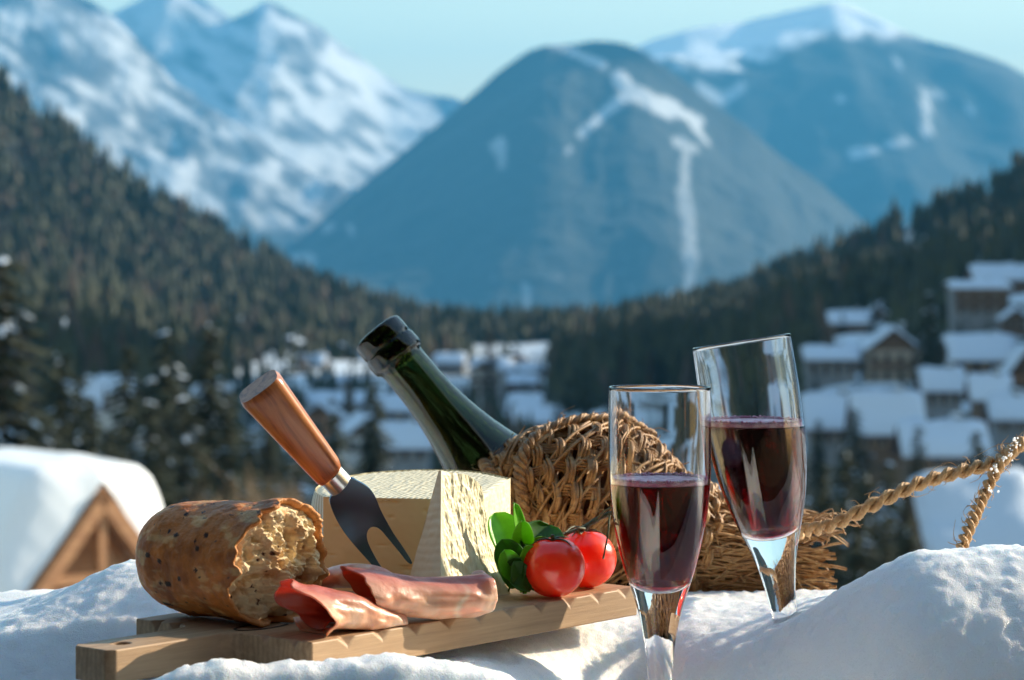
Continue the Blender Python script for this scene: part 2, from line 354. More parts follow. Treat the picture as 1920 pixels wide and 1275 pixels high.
# unseen wooded slope added behind the viewer to dim reflections and sky fill
ab = np.radians(np.linspace(112, 300, 110)); rb0 = np.exp(np.linspace(math.log(9), math.log(420), 60)); A_, R_ = np.meshgrid(ab, rb0, indexing='ij')
Zb = -3.0 + np.clip(R_ - 12, 0, 500) * 0.62; Zb = Zb + (1.5 * fbm(np.stack([R_ * np.sin(A_) / 14, R_ * np.cos(A_) / 14, A_ * 0], -1), 4, 4)) * np.clip(R_ / 60, 0, 2)
hb = obj('hillside', np.stack([R_ * np.sin(A_), R_ * np.cos(A_), Zb], -1).reshape(-1, 3), grid_faces(*A_.shape), M_hill, cols=np.zeros(A_.size)); tag(hb, kind='structure')
# a steep hill wholly right of the frame: it keeps the low sun off the right hand village
yh = np.linspace(420, 1150, 90); uh = np.linspace(-1, 1, 60); U_, Y_ = np.meshgrid(uh, yh, indexing='ij'); prof_ = sstep(480, 560, Y_) * sstep(1120, 1000, Y_)
Zh = -30 + 480 * prof_ * (1 - np.abs(U_) ** 1.3); Xh = 640 + U_ * 330; Zh = Zh + 10 * fbm(np.stack([Xh / 60, Y_ / 60, U_ * 0], -1), 4, 8) * prof_
hh = obj('hillside', np.stack([Xh, Y_, Zh], -1).reshape(-1, 3), grid_faces(*U_.shape), M_hill, cols=np.zeros(U_.size)); tag(hh, kind='structure')

# ------------------------------------------------------------------ woods that read as one mass
M_green = two_tone('conifer_green', (0.008, 0.016, 0.009), (0.030, 0.040, 0.015), 0.25, 0.85)
M_larch = two_tone('larch_brown', (0.04, 0.029, 0.02), (0.075, 0.058, 0.04), 0.2, 0.9)
M_olive = two_tone('conifer_olive', (0.018, 0.026, 0.014), (0.045, 0.05, 0.022), 0.3, 0.85)
def wood(name, pts, hgt, label, brown=0.12, olive=0.2):
    mb = MB(); r = np.random.default_rng(len(pts) + 5)
    for (x, y, z) in pts:
        h = hgt * (0.65 + 0.7 * r.random()); t = r.random(); mi = 1 if t < brown else (2 if t < brown + olive else 0); w_ = h * (0.20 + 0.08 * r.random()); a0 = r.random() * 6.28
        v = []; f = []
        for k, (za, zb, ra) in enumerate(((0.05, 0.50, 1.0), (0.28, 0.74, 0.74), (0.52, 1.0, 0.48))):
            b = len(v); n = 7
            for j in range(n):
                a = a0 + k + j * 2 * math.pi / n; rr = w_ * ra * (1.15 if j % 2 else 0.7) * (0.85 + 0.3 * r.random()); v.append((x + rr * math.cos(a), y + rr * math.sin(a), z + h * (za + 0.05 * r.random())))
            v.append((x, y, z + h * zb)); f += [(b + j, b + (j + 1) % n, b + n) for j in range(n)]
        mb.add(v, f, mi)
    o = mb.build(name, [M_green, M_larch, M_olive], smooth=False); tag(o, label, 'wood', kind='stuff'); return o
def scatter_on(key, n, pxr, filt=None, seed=1, vmin=-0.04):
    Xm, Ym, Zm, V = RIDGES[key]; r = np.random.default_rng(seed); out = []
    while len(out) < n:
        i = r.integers(0, Xm.shape[0]); j = r.integers(8, Xm.shape[1]); x, y, z = Xm[i, j], Ym[i, j], Zm[i, j]
        x += r.normal() * 4; y += r.normal() * 4; px = x / y * F + 960; py = Y0 - (z - H) / y * F
        if pxr[0] < px < pxr[1] and V[i, j] > vmin and py < 1000 and (filt is None or filt(px, py, r)): out.append((x, y, z - 1.0))
    return out
clear = [(1700, 430, 1712, 480, 13), (1745, 445, 1765, 450, 12), (1735, 480, 1740, 510, 9), (1485, 555, 1500, 550, 11), (1640, 490, 1645, 495, 10)]
fr = lambda px, py, r: seg_mask(np.array([px]), np.array([py]), clear, np.array([0.0]))[0] < 0.3 and py < 640 - (px - 1700) * 0.25
r_ = np.random.default_rng(18); low = []
for k in range(1500):
    px = r_.uniform(-700, 600); Z = math.exp(r_.uniform(math.log(420), math.log(1300))); x = (px - 960) / F * Z
    if px < 430 or Z > 950: low.append((x, Z, float(gz(x, Z)) - 0.8))
wood('forest', scatter_on('hillside13', 5200, (-500, 900), seed=2) + low, 15, 'dark conifer wood with brown larches covering the whole left hillside', 0.16, 0.34)
wood('forest', scatter_on('hillside17', 3000, (1080, 2400), fr, seed=3), 14, 'blue shaded conifer wood covering the hill above the right hand village', 0.02, 0.08)
r_ = np.random.default_rng(28); pts = []
BUSY = [(1676, 722, 400, 100), (1605, 715, 425, 70), (1560, 712, 400, 90), (1596, 632, 560, 74), (1646, 612, 600, 38), (1840, 592, 520, 125), (1885, 545, 620, 120), (1845, 735, 380, 120), (1905, 620, 500, 50)]
while len(pts) < 1000:
    px = r_.uniform(1330, 2500); Z = math.exp(r_.uniform(math.log(300), math.log(1050))); x = (px - 960) / F * Z; z = float(gz(x, Z)); pt = Y0 - (z + 14 - H) / Z * F; pb = Y0 - (z - H) / Z * F
    if any(abs(px - a) < w_ * 0.75 and pt < b + 5 and pb > b - 60 and Z < zz + 8 for a, b, zz, w_ in BUSY): continue
    if r_.random() > (0.95 if Z > 640 else 0.42): continue
    pts.append((x, Z, z - 0.8))
wood('forest', pts, 13, 'shaded conifers scattered uphill between the right hand village and the ridge', 0.04, 0.1)
r_ = np.random.default_rng(38); pts = []
while len(pts) < 260:
    px = r_.uniform(430, 1100); Z = math.exp(r_.uniform(math.log(330), math.log(1050))); x = (px - 960) / F * Z
    if vn(np.array([[x / 22, Z / 45, 0.0]]), 4)[0] < 0.02: continue
    pts.append((x, Z, float(gz(x, Z)) - 0.8))
wood('forest', pts, 8, 'clumps of garden conifers and bushes scattered through the central village', 0.25, 0.3)
r_ = np.random.default_rng(8); pts = []
while len(pts) < 1900:
    px = r_.uniform(560, 1560); Z = math.exp(r_.uniform(math.log(520), math.log(1650)))
    if Z < 1080 and px < 1035: continue
    if px > 1035 and Z < 1000 and (px > 1480 or Z < 560): continue
    x = (px - 960) / F * Z; pts.append((x, Z, float(gz(x, Z)) - 0.8))
wood('forest', pts, 14, 'dark band of conifers along the valley floor behind the village', 0.10, 0.12)

# ------------------------------------------------------------------ single trees
M_bark = two_tone('bark', (0.05, 0.035, 0.022), (0.12, 0.09, 0.06), 6, 0.9)
def conifer_mesh(seed, h=10.0, whorls=38, spread=0.21, clumps=18, snowy=False):
    """a crown of drooping boughs carrying many small sprays of needles"""
    r = np.random.default_rng(seed); v = []; f = []; mi = []; sv = []; sf = []
    for k in range(whorls):
        t = (k + 0.5) / whorls; z0 = h * (0.07 + 0.92 * t); L_ = h * spread * (1 - t) ** 0.8 * (0.75 + 0.5 * r.random()) + 0.12
        nb = 11 if t < 0.7 else 7
        for b in range(nb):
            if r.random() < 0.12: continue
            a = r.random() * 6.283; Lb = L_ * (0.65 + 0.5 * r.random()); dr = np.array([math.cos(a), math.sin(a), 0]); sd = np.array([-dr[1], dr[0], 0])
            nc = max(4, int(clumps * (0.4 + 0.6 * (1 - t))))
            for c in range(nc):
                s = (c + r.random()) / nc; p = dr * Lb * s + np.array([0, 0, z0 + Lb * (0.18 * s - 0.55 * s * s)]) + sd * r.normal() * 0.10 * Lb * (0.4 + s)
                sz = (0.17 + 0.17 * r.random()) * (0.35 * h * spread) ** 0.5 * (1.25 - 0.5 * s); d1 = dr * sz * (0.9 + r.random()) + np.array([0, 0, -sz * r.random()]); d2 = sd * sz * (0.35 + 0.4 * r.random()) * (1 if r.random() < 0.5 else -1)
                b0 = len(v); v += [p - d1 * 0.4, p + d2, p + d1, p - d2 * 0.8 + np.array([0, 0, -0.3 * sz])]; f += [(b0, b0 + 1, b0 + 2), (b0, b0 + 2, b0 + 3)]; mi += [1 if r.random() < 0.25 else 0] * 2
                if snowy and s > 0.35 and r.random() < snowy * 0.5:
                    b1 = len(sv); q = p + np.array([0, 0, 0.05]); sv += [q - d1 * 0.5, q + d2 * 0.8, q + d1 * 0.8, q - d2 * 0.8, q + np.array([0, 0, 0.10])]
                    sf += [(b1, b1 + 1, b1 + 4), (b1 + 1, b1 + 2, b1 + 4), (b1 + 2, b1 + 3, b1 + 4), (b1 + 3, b1, b1 + 4)]
    n0_ = len(v); v += sv; f += [tuple(q + n0_ for q in t_) for t_ in sf]; mi += [2] * len(sf)
    crown = new_mesh('crown', np.array(v), f, [M_green, M_olive, M_roofsnow_shaded], False, mi=mi)
    mb = MB(); mb.tube([(0, 0, -1.5), (0, 0, h * 0.3), (0.02, 0, h * 0.96)], [0.028 * h * 0.6, 0.018 * h * 0.6, 0.02], 8)
    tr = new_mesh('trunk', mb.verts(), mb.f, M_bark)
    return crown, tr
CON = [conifer_mesh(1, spread=0.21, snowy=0.05), conifer_mesh(2, spread=0.17, snowy=0.0), conifer_mesh(3, spread=0.24, whorls=26, snowy=0.035), conifer_mesh(4, spread=0.15, whorls=34, snowy=0.0)]
def conifer(px, pytop, Z, label, group, kind=None, hmin=5.0):
    x = (px - 960) / F * Z; zg = float(gz(x, Z)); top = H - (pytop - Y0) / F * Z; h = max(top - zg, hmin)
    k = random.randrange(4) if kind is None else kind
    t = empty('conifer_tree', (x, Z, top - h)); t.rotation_euler[2] = random.random() * 6.28; s = h / 10.0
    t.scale = (s * random.uniform(0.95, 1.15), s * random.uniform(0.95, 1.15), s); tag(t, label, 'tree', group)
    for nm, me in zip(('crown', 'trunk'), CON[k]):
        if me is not None: link(bpy.data.objects.new(nm, me), t)
    return t

ORDN = 'first second third fourth fifth sixth seventh eighth ninth tenth eleventh twelfth thirteenth fourteenth fifteenth sixteenth seventeenth eighteenth nineteenth twentieth twenty-first twenty-second twenty-third'.split()
def row_of(spots, text, group):
    for k, q in enumerate(sorted(spots)): conifer(*q, text % ORDN[k], group)
# the grove beyond the hut, left
GL = 'conifers of the grove on the left'
conifer(8, 470, 70, 'tall dark conifer cut off by the left edge of the picture', GL, 2)
for px, py, Z, lb in [(115, 655, 110, 'slim conifer right of the tall one at the left edge'), (238, 640, 120, 'pointed conifer above the right end of the hut roof snow'), (314, 612, 115, 'dark conifer above the bread, left of the tallest of the grove'),
                      (390, 596, 100, 'tallest broad conifer of the grove, left of the cheese knife handle'), (628, 765, 130, 'small conifer between the knife handle and the bottle'), (703, 715, 170, 'dark conifer showing under the bottle neck')]:
    conifer(px, py, Z, lb, GL, {390: 0, 314: 2}.get(px))
row_of([(60, 760, 85), (170, 740, 90), (205, 800, 75), (275, 745, 95), (345, 735, 85), (430, 735, 95), (470, 800, 80), (500, 760, 110), (535, 860, 75), (300, 830, 60), (380, 850, 62), (240, 880, 58), (440, 880, 60), (150, 700, 130), (560, 800, 120), (590, 880, 85), (500, 900, 58), (330, 940, 50), (410, 950, 50), (640, 900, 75), (560, 940, 60), (265, 950, 50)], 'dark conifer low behind the bread, its tip the %s from the left there', 'low conifers behind the bread')
# lower right, beyond the right snow mound
row_of([(1505, 845, 85), (1545, 865, 80), (1585, 835, 95), (1625, 880, 80), (1665, 860, 100), (1700, 905, 85), (1560, 930, 65), (1610, 950, 62), (1660, 965, 60), (1705, 985, 62), (1380, 870, 110), (1450, 830, 120), (1300, 860, 110)], 'dark conifer behind basket and rope, its tip the %s from the left there', 'conifers behind the basket and the rope')
conifer(1745, 545, 345, 'biggest dark conifer among the right hand houses', 'conifers among the houses', 2)
VL = [(1602, 762, 230), (1722, 795, 205), (1832, 805, 195), (1535, 785, 240), (1890, 850, 180), (1690, 690, 330), (1660, 600, 480), (1720, 600, 470), (1800, 600, 440), (1855, 600, 430), (1560, 640, 430), (1530, 700, 360), (1610, 720, 340), (1770, 640, 330), (1890, 560, 520), (1700, 560, 560), (1640, 560, 560), (1900, 720, 300), (1500, 620, 520), (1740, 780, 240), (1780, 880, 190), (1870, 870, 190), (1580, 585, 560)]
row_of(VL, 'dark conifer between the right hand roofs, its tip the %s from the left there', 'trees between the right hand houses')
CL = [(470, 690, 500), (500, 640, 900), (585, 655, 800), (690, 670, 760), (720, 640, 950), (770, 690, 700), (800, 640, 980), (870, 640, 950), (1010, 670, 800), (1050, 680, 600), (940, 640, 950), (840, 720, 560), (690, 790, 330), (800, 800, 330), (1045, 740, 420), (600, 790, 320), (880, 800, 380), (650, 690, 700), (1100, 720, 400), (1080, 790, 300), (1150, 700, 460), (1260, 740, 360)]
row_of(CL, 'small conifer in the central village, its tip the %s from the left there', 'trees in the central village')
# bare larches
def larch_mesh(seed):
    r = np.random.default_rng(seed); mb = MB()
    for k in range(150):
        t = r.random() ** 0.8; z = 1 + 8.8 * t; a = r.random() * 6.283; L_ = 1.7 * (1 - t) ** 0.8 + 0.15; d = np.array([math.cos(a), math.sin(a), -0.05 + 0.3 * r.random()])
        p0 = np.array([0, 0, z]); mb.tube([p0, p0 + d * L_ * 0.5 + [0, 0, 0.1], p0 + d * L_], [0.05, 0.04, 0.02], 3)
        for q in range(6):
            s = r.random(); b = p0 + d * L_ * s; e = b + r.normal(size=3) * 0.28; mb.tube([b, e], [0.03, 0.015], 3)
    me = new_mesh('crown', mb.verts(), mb.f, M_larch); m2 = MB(); m2.tube([(0, 0, -1.5), (0, 0, 9.8)], [0.16, 0.02], 7)
    return me, new_mesh('trunk', m2.verts(), m2.f, M_bark)
LAR = larch_mesh(5)
def larch(px, py, Z, label, group=None):
    x = (px - 960) / F * Z; zg = float(gz(x, Z)); top = H - (py - Y0) / F * Z; h = max(top - zg, 5)
    t = empty('larch_tree', (x, Z, top - h), (0, 0, random.random() * 6)); t.scale = (h / 10,) * 3; tag(t, label, 'tree', group)
    link(bpy.data.objects.new('crown', LAR[0]), t); link(bpy.data.objects.new('trunk', LAR[1]), t)
larch(918, 620, 620, 'russet bare larch rising above the roofs right of the bottle neck')
larch(1170, 655, 560, 'left brown larch against the dark wood above the front glass', 'brown larches above the front glass')
larch(1218, 660, 540, 'right brown larch against the dark wood above the front glass', 'brown larches above the front glass')
larch(1040, 650, 640, 'brown larch at the right end of the central village')
# tan bare bush behind the bread
M_twig = two_tone('twig_tan', (0.22, 0.15, 0.09), (0.42, 0.30, 0.19), 3, 0.8)
def bush(px, py, Z, w_, h_, label, name='bare_bush', seed=3):
    r = np.random.default_rng(seed); mb = MB(); x = (px - 960) / F * Z; zt = H - (py - Y0) / F * Z
    for k in range(130):
        a = r.random() * 6.283; s = r.random() ** 0.5; top = np.array([math.cos(a) * w_ * s, math.sin(a) * w_ * s, h_ * (1 - 0.45 * s * s) * (0.7 + 0.35 * r.random())]); b = top * [0.15, 0.15, 0]
        m_ = (b + top) / 2 + r.normal(size=3) * 0.08 * h_; pts_ = catmull([b, m_, top], 7); mb.tube(pts_, np.linspace(0.012, 0.004, 7) * h_ / 2, 3)
        for q in range(5):
            c = pts_[r.integers(2, 6)]; mb.tube([c, c + r.normal(size=3) * 0.10 * h_ + [0, 0, 0.1 * h_]], [0.004 * h_ / 2, 0.002 * h_ / 2], 3)
    o = mb.build(name, [M_twig]); o.location = (x, Z, zt - h_); tag(o, label, 'bush'); return o
bush(470, 880, 42, 0.9, 2.6, 'bare tan bush between the bread and the knife handle', seed=3)
bush(395, 905, 40, 0.6, 2.3, 'bare tan bush right above the top of the bread', seed=4)
bush(545, 895, 44, 0.5, 2.4, 'bare tan bush touching the left side of the knife ferrule', seed=6)
bush(225, 1020, 36, 0.5, 1.8, 'reddish bare bush at the foot of the wooden hut, left of the bread', seed=8)

# ------------------------------------------------------------------ houses
M_cream = two_tone('plaster_cream', (0.26, 0.23, 0.19), (0.34, 0.30, 0.25), 0.5, 0.85)
M_white = two_tone('plaster_white', (0.38, 0.37, 0.36), (0.50, 0.49, 0.47), 0.5, 0.85)
M_wood = two_tone('wood_dark', (0.06, 0.035, 0.02), (0.13, 0.075, 0.04), 2.0, 0.75, stretch=(1, 1, 6))
M_woodred = two_tone('wood_red', (0.20, 0.09, 0.045), (0.32, 0.15, 0.07), 2.0, 0.75, stretch=(1, 1, 6))
M_grey = two_tone('plaster_grey', (0.12, 0.13, 0.14), (0.20, 0.21, 0.22), 0.5, 0.85)
M_tile = two_tone('roof_tile', (0.07, 0.05, 0.045), (0.13, 0.09, 0.08), 3.0, 0.8)
M_pane = principled('window_pane', (0.03, 0.04, 0.05), 0.08)
M_frame = principled('window_frame', (0.35, 0.25, 0.16), 0.6)
def house(px, py, Z, wpx, label, hw=None, depth=0.8, walls=5.5, roof=2.4, rz=0.0, wm=None, upper=None, gable=True, snow=0.55, group=None, floors=2, balcony=True, name='chalet_house', ncol=4):
    """px, py: middle of the foot of the front; the ridge runs away from the viewer when gable is True"""
    k = Z / F; W = wpx * k; D = W * depth; t = empty(name, tuple(P(px, py, Z)), (0, 0, rz)); tag(t, label, 'house', group); wm = wm or M_cream; fnd = 4.0
    mb = MB(); mb.box((0, D / 2, (walls - fnd) / 2), (W, D, walls + fnd)); mb.build('wall', [wm], t, False)
    def prism(off, th, ov, m, nm, jig=0.0):
        hw2 = (W if gable else D) / 2 + ov; Ln = (D if gable else W) / 2 + ov; sl_ = roof / ((W if gable else D) / 2); mb = MB(); v = []; nseg = 9; prof = []
        us = np.linspace(-1, 1, 13)
        rr = np.random.default_rng(int(abs(px) + nm.__len__()))
        lower = [(u * hw2, walls + roof - abs(u) * hw2 * sl_ + off) for u in us]
        ends = np.linspace(-1, 1, nseg); V_ = []
        for e in ends:
            for (a, z) in lower: V_.append((a, e * Ln, z))
            for i, (a, z) in enumerate(lower[::-1]):
                u = us[::-1][i]; ed = 0.35 if abs(u) == 1 or abs(e) == 1 else 1.0
                V_.append((a * (0.985 if nm == 'roof_snow' else 1), e * Ln, z + th * ed * (1 + jig * rr.normal() * 0.25)))
        V_ = np.array(V_); n = len(lower) * 2
        if not gable: V_ = V_[:, [1, 0, 2]] * [1, 1, 1]
        V_[:, 1] += D / 2; fcs = grid_faces(nseg, n, False, True) + [tuple(range(n)), tuple((nseg - 1) * n + q for q in range(n))[::-1]]
        mb.add(V_, fcs); mb.build(nm, [m], t, nm == 'roof_snow')
    prism(0.0, 0.22, 0.9, M_tile, 'roof'); prism(0.225, snow, 0.8, M_roofsnow_shaded, 'roof_snow', 1.0)
    if gable:
        for y0_, s in ((-0.02, 1), (D + 0.02, -1)):
            mb = MB(); mb.add([(-W / 2, y0_, walls), (W / 2, y0_, walls), (0, y0_, walls + roof - 0.02)] + [(-W / 2, y0_ + s * 0.3, walls), (W / 2, y0_ + s * 0.3, walls), (0, y0_ + s * 0.3, walls + roof - 0.02)], [(0, 1, 2), (5, 4, 3), (0, 3, 4, 1), (1, 4, 5, 2), (2, 5, 3, 0)]); mb.build('gable', [upper or M_wood], t, False)
    else:
        for x0_ in (-W / 2 - 0.02, W / 2 - 0.28):
            mb = MB(); mb.add([(x0_, 0, walls), (x0_, D, walls), (x0_, D / 2, walls + roof - 0.02), (x0_ + .3, 0, walls), (x0_ + .3, D, walls), (x0_ + .3, D / 2, walls + roof - 0.02)], [(2, 1, 0), (3, 4, 5), (0, 1, 4, 3), (1, 2, 5, 4), (2, 0, 3, 5)]); mb.build('gable', [upper or M_wood], t, False)
    fh = walls / floors
    for fl in range(floors):
        for c in range(ncol):
            x = (c + 0.5) / ncol * W - W / 2; wv = min(1.3, W / ncol * 0.45); z = fl * fh + fh * 0.52
            fo = MB().box((x, -0.04, z), (wv + 0.24, 0.10, fh * 0.5 + 0.24)).build('window', [M_frame], t, False); MB().box((x, -0.075, z), (wv, 0.07, fh * 0.5)).build('pane', [M_pane], fo, False)
        if balcony and fl > 0:
            b = MB().box((0, -0.65, fl * fh + 0.02), (W * 0.92, 1.2, 0.16)); b.box((0, -1.2, fl * fh + 0.55), (W * 0.92, 0.06, 0.9)); b.build('balcony', [M_wood], t, False)
    c = MB().box((W * 0.22, D * 0.55, walls + roof * 0.9), (0.8, 0.8, 2.4)); ch = c.build('chimney', [M_grey], t, False); MB().box((W * 0.22, D * 0.55, walls + roof * 0.9 + 1.38), (0.95, 0.95, 0.35)).build('snow_cap', [M_roofsnow_shaded], ch, False)
    return t
GR = 'snowy houses on the right'; GC = 'houses of the central village'
house(1676, 722, 400, 100, 'wide chalet with dark triangular gable, left of the biggest conifer', walls=6.0, roof=3.4, wm=M_cream, group=GR)
house(1605, 715, 425, 70, 'low snowy side wing left of the dark gabled chalet', walls=4.2, roof=1.8, gable=False, wm=M_wood, group=GR, floors=1)
house(1560, 712, 400, 90, 'low house with a flat snowy roof just right of the tilted glass', walls=3.5, roof=1.6, gable=False, wm=M_grey, group=GR, floors=1)
house(1596, 632, 560, 74, 'small far chalet with snowy roof above the flat roofed house', walls=3.4, roof=2.2, gable=False, wm=M_wood, group=GR, floors=1)
house(1646, 612, 600, 38, 'tiny far house uphill, left of the biggest conifer top', walls=3.0, roof=2.0, wm=M_grey, group=GR, floors=1, ncol=2)
house(1840, 592, 520, 105, 'grey blue block with rows of long balconies uphill on the right', walls=6.0, roof=1.2, gable=False, wm=M_grey, group=GR, floors=3, name='apartment_house')
house(1885, 545, 620, 110, 'large snowy roof highest on the right above the balcony block', walls=3.0, roof=3.4, gable=False, wm=M_wood, group=GR, floors=1)
house(1845, 735, 380, 120, 'big cream house with broad snowy roof right of the biggest conifer', walls=5.4, roof=3.2, gable=False, wm=M_cream, upper=M_woodred, group=GR)
house(1905, 620, 500, 44, 'small snowy hut under the balcony block at the right edge', walls=2.6, roof=1.8, wm=M_wood, group=GR, floors=1, ncol=2)
house(1925, 758, 330, 75, 'steep snowy roof cut off by the right edge, beside the cream house', walls=4.0, roof=3.6, wm=M_woodred, group=GR)
house(1860, 785, 300, 62, 'small house with square snow patch roof below the cream house', walls=3.0, roof=2.0, gable=False, wm=M_wood, group=GR, floors=1, ncol=2)
house(1900, 815, 270, 66, 'low snowy shed at the right edge just above the rope', walls=2.2, roof=1.6, gable=False, wm=M_grey, group=GR, floors=1, ncol=2)
house(1770, 770, 320, 66, 'grey house with snowy roof below the biggest conifer', walls=3.2, roof=2.0, gable=False, wm=M_grey, group=GR, floors=1, ncol=3)
house(1565, 838, 260, 96, 'left part of the broad low snow covered roof right of the glass', walls=2.6, roof=2.6, gable=False, wm=M_grey, group=GR, floors=1)
house(1668, 848, 250, 112, 'broad low building under a wide sheet of snow in the middle right', walls=2.6, roof=3.2, gable=False, wm=M_wood, group=GR, floors=1)
house(1775, 888, 220, 138, 'long snowy roof with dark walls just above the rope', walls=2.0, roof=2.2, gable=False, wm=M_wood, group=GR, floors=1)
house(1850, 1090, 150, 200, 'large snowy roof seen beyond the rope loop and the snow mound', walls=2.4, roof=3.4, gable=False, wm=M_wood, group=GR, floors=1, rz=0.15, snow=0.9)
# central village
for px, py, Z, wpx, wl, rf, gb, wm, fl, lb in [
    (540, 668, 900, 52, 4.5, 2.5, True, M_white, 2, 'white house highest up at the left end of the central village'),
    (580, 702, 800, 52, 3.5, 2.6, False, M_cream, 1, 'cream house stepping down right of the highest white house'),
    (642, 690, 860, 62, 5.5, 2.6, True, M_white, 2, 'white house with dark gable left of the bottle mouth'),
    (630, 740, 700, 95, 3.0, 2.0, False, M_white, 1, 'long low white roof below the bottle mouth'),
    (640, 775, 600, 112, 2.5, 2.2, False, M_cream, 1, 'longest snowy roof right of the knife handle'),
    (842, 702, 800, 55, 4.0, 2.6, False, M_grey, 1, 'grey house with snowy roof just right of the bottle neck'),
    (908, 760, 640, 58, 9.5, 2.4, True, M_white, 3, 'tall pale house in the middle of the central village'),
    (918, 706, 820, 70, 3.5, 2.4, False, M_white, 1, 'white roofed house behind the tall pale house'),
    (985, 712, 800, 84, 3.0, 1.8, False, M_cream, 1, 'wide snowy roof at the right end of the central village'),
    (970, 750, 660, 72, 4.6, 2.0, False, M_woodred, 2, 'reddish brown timber house right of the tall pale house'),
    (965, 688, 900, 36, 3.5, 2.0, True, M_woodred, 1, 'small reddish house behind the wide snowy roof'),
    (982, 785, 520, 56, 2.6, 2.2, False, M_grey, 1, 'low grey house below the reddish timber house'),
    (600, 812, 430, 60, 3.0, 2.2, True, M_woodred, 1, 'small timber house above the knife ferrule'),
    (735, 800, 450, 80, 3.2, 2.2, False, M_cream, 1, 'cream house under the bottle neck, left of its shoulder'),
    (690, 855, 330, 90, 2.8, 2.4, True, M_white, 1, 'white house just above the cheese wheel'),
    (760, 872, 300, 84, 2.6, 2.2, False, M_grey, 1, 'grey shed with snowy roof just above the cheese, beside the bottle'),
    (700, 690, 850, 40, 3.0, 2.0, False, M_cream, 1, 'tiny cream house hidden half by the bottle lip'),
    (1010, 820, 440, 80, 3.0, 2.0, False, M_white, 1, 'white house low down right of the bottle shoulder')]:
    house(px, py, Z, wpx, lb, walls=wl, roof=rf, gable=gb, wm=wm, floors=fl, group=GC, rz=random.uniform(-0.35, 0.35), balcony=fl > 1, ncol=3)
for px, py, Z, wpx, lb in [(215, 765, 420, 60, 'house seen between the leftmost trees above the hut roof'), (150, 800, 300, 60, 'house glimpsed through the trees directly over the hut snow'), (445, 620, 1050, 26, 'tiny far house alone at the foot of the left hillside'), (395, 780, 420, 60, 'house glimpsed through the grove left of the knife handle')]:
    house(px, py, Z, wpx, lb, walls=3, roof=2.2, gable=False, wm=M_white, floors=1, group='houses glimpsed through the left trees', ncol=3, balcony=False)

# unseen timber wall and roof added around the viewer to block sky light
M_blocker = two_tone('blocker_timber', (0.07, 0.045, 0.03), (0.12, 0.08, 0.05), 0.8, 0.8, stretch=(1, 1, 6))
wl_ = empty('added_light_blocker', (0, -3.2, -2.6)); tag(wl_, 'dark timber wall and roof added behind the viewer, unseen, to block sky light', 'house')
MB().box((-2.0, -0.2, 2.6), (26, 0.4, 5.2)).build('wall', [M_blocker], wl_, False)
MB().box((-0.6, 1.4, 4.55), (13, 4.0, 0.16)).build('blocker_eaves', [M_blocker], wl_, False)
MB().box((-0.6, 1.4, 4.80), (13, 4.0, 0.34)).build('roof_snow', [M_roofsnow_shaded], wl_, False)
for x_ in (-5, -1.6, 2.2, 5.6):
    fo = MB().box((x_, 0.03, 2.9), (1.3, 0.10, 1.5)).build('window', [M_wood], wl_, False); MB().box((x_, 0.085, 2.9), (1.05, 0.06, 1.25)).build('pane', [M_pane], fo, False)
# ------------------------------------------------------------------ the wooden hut with thick snow, left
M_hutwood = two_tone('hut_wood', (0.30, 0.13, 0.055), (0.46, 0.23, 0.10), 3.0, 0.6, stretch=(1, 1, 5), bs=0.3, bd=0.01)
HZ = 45.0; apex = P(192, 915, HZ); phi = R(48)
hut = empty('wooden_hut', tuple(apex), (0, 0, -phi)); tag(hut, 'wooden hut with a steep gable under a thick cap of snow at the left', 'hut')
W2, H2, LN = 1.85, 2.25, 5.5         # local +x: ridge towards the viewer's right; local -y: near slope
def slab(y0, z0, y1, z1, th, x0, x1):
    n = np.array([0, -(z1 - z0), (y1 - y0)]); n = n / np.linalg.norm(n); n = n if n[2] > 0 else -n; a = np.array([0, y0, z0]); b = np.array([0, y1, z1]); ex = np.array([1.0, 0, 0])
    v = [a + ex * x0, a + ex * x1, b + ex * x1, b + ex * x0]; v = v + [q + n * th for q in v]
    return v, [(3, 2, 1, 0), (4, 5, 6, 7), (0, 1, 5, 4), (1, 2, 6, 5), (2, 3, 7, 6), (3, 0, 4, 7)]
mb = MB()
for s in (-1, 1): v, f = slab(0, 0, s * W2, -H2, 0.06, -LN, 0.0); mb.add(v, f)
mb.build('roof', [M_hutwood], hut, False)
for s in (-1, 1):
    mb = MB(); v, f = slab(0, -0.02, s * W2 * 1.06, -H2 * 1.06, -0.26, 0.003, 0.10); mb.add(v, f); mb.build('bargeboard', [M_hutwood], hut, False)
mb = MB(); mb.box((-LN / 2 - 0.45, 0, -2.1 - 1.2), (LN - 0.9, W2 * 1.35, 2.6)); mb.build('wall', [M_hutwood], hut, False)
mb = MB(); mb.add([(-0.9, -W2 * .8, -H2 * .86), (-0.9, W2 * .8, -H2 * .86), (-0.9, 0, -0.1), (-1.0, -W2 * .8, -H2 * .86), (-1.0, W2 * .8, -H2 * .86), (-1.0, 0, -0.1)], [(0, 1, 2), (5, 4, 3), (0, 3, 4, 1), (1, 4, 5, 2), (2, 5, 3, 0)]); mb.build('gable', [M_hutwood], hut, False)
mb = MB(); mb.box((-0.05, 0, -0.95), (0.16, 0.16, 1.5)); mb.build('king_post', [M_hutwood], hut, False)
mb = MB(); mb.box((-0.05, 0, -1.72), (0.14, W2 * 1.42, 0.18)); mb.build('tie_beam', [M_hutwood], hut, False)
for yy_ in (-W2 * 0.62, W2 * 0.62): mb = MB(); mb.box((-0.1, yy_, -3.0), (0.16, 0.16, 2.6)); mb.build('post', [M_hutwood], hut, False)
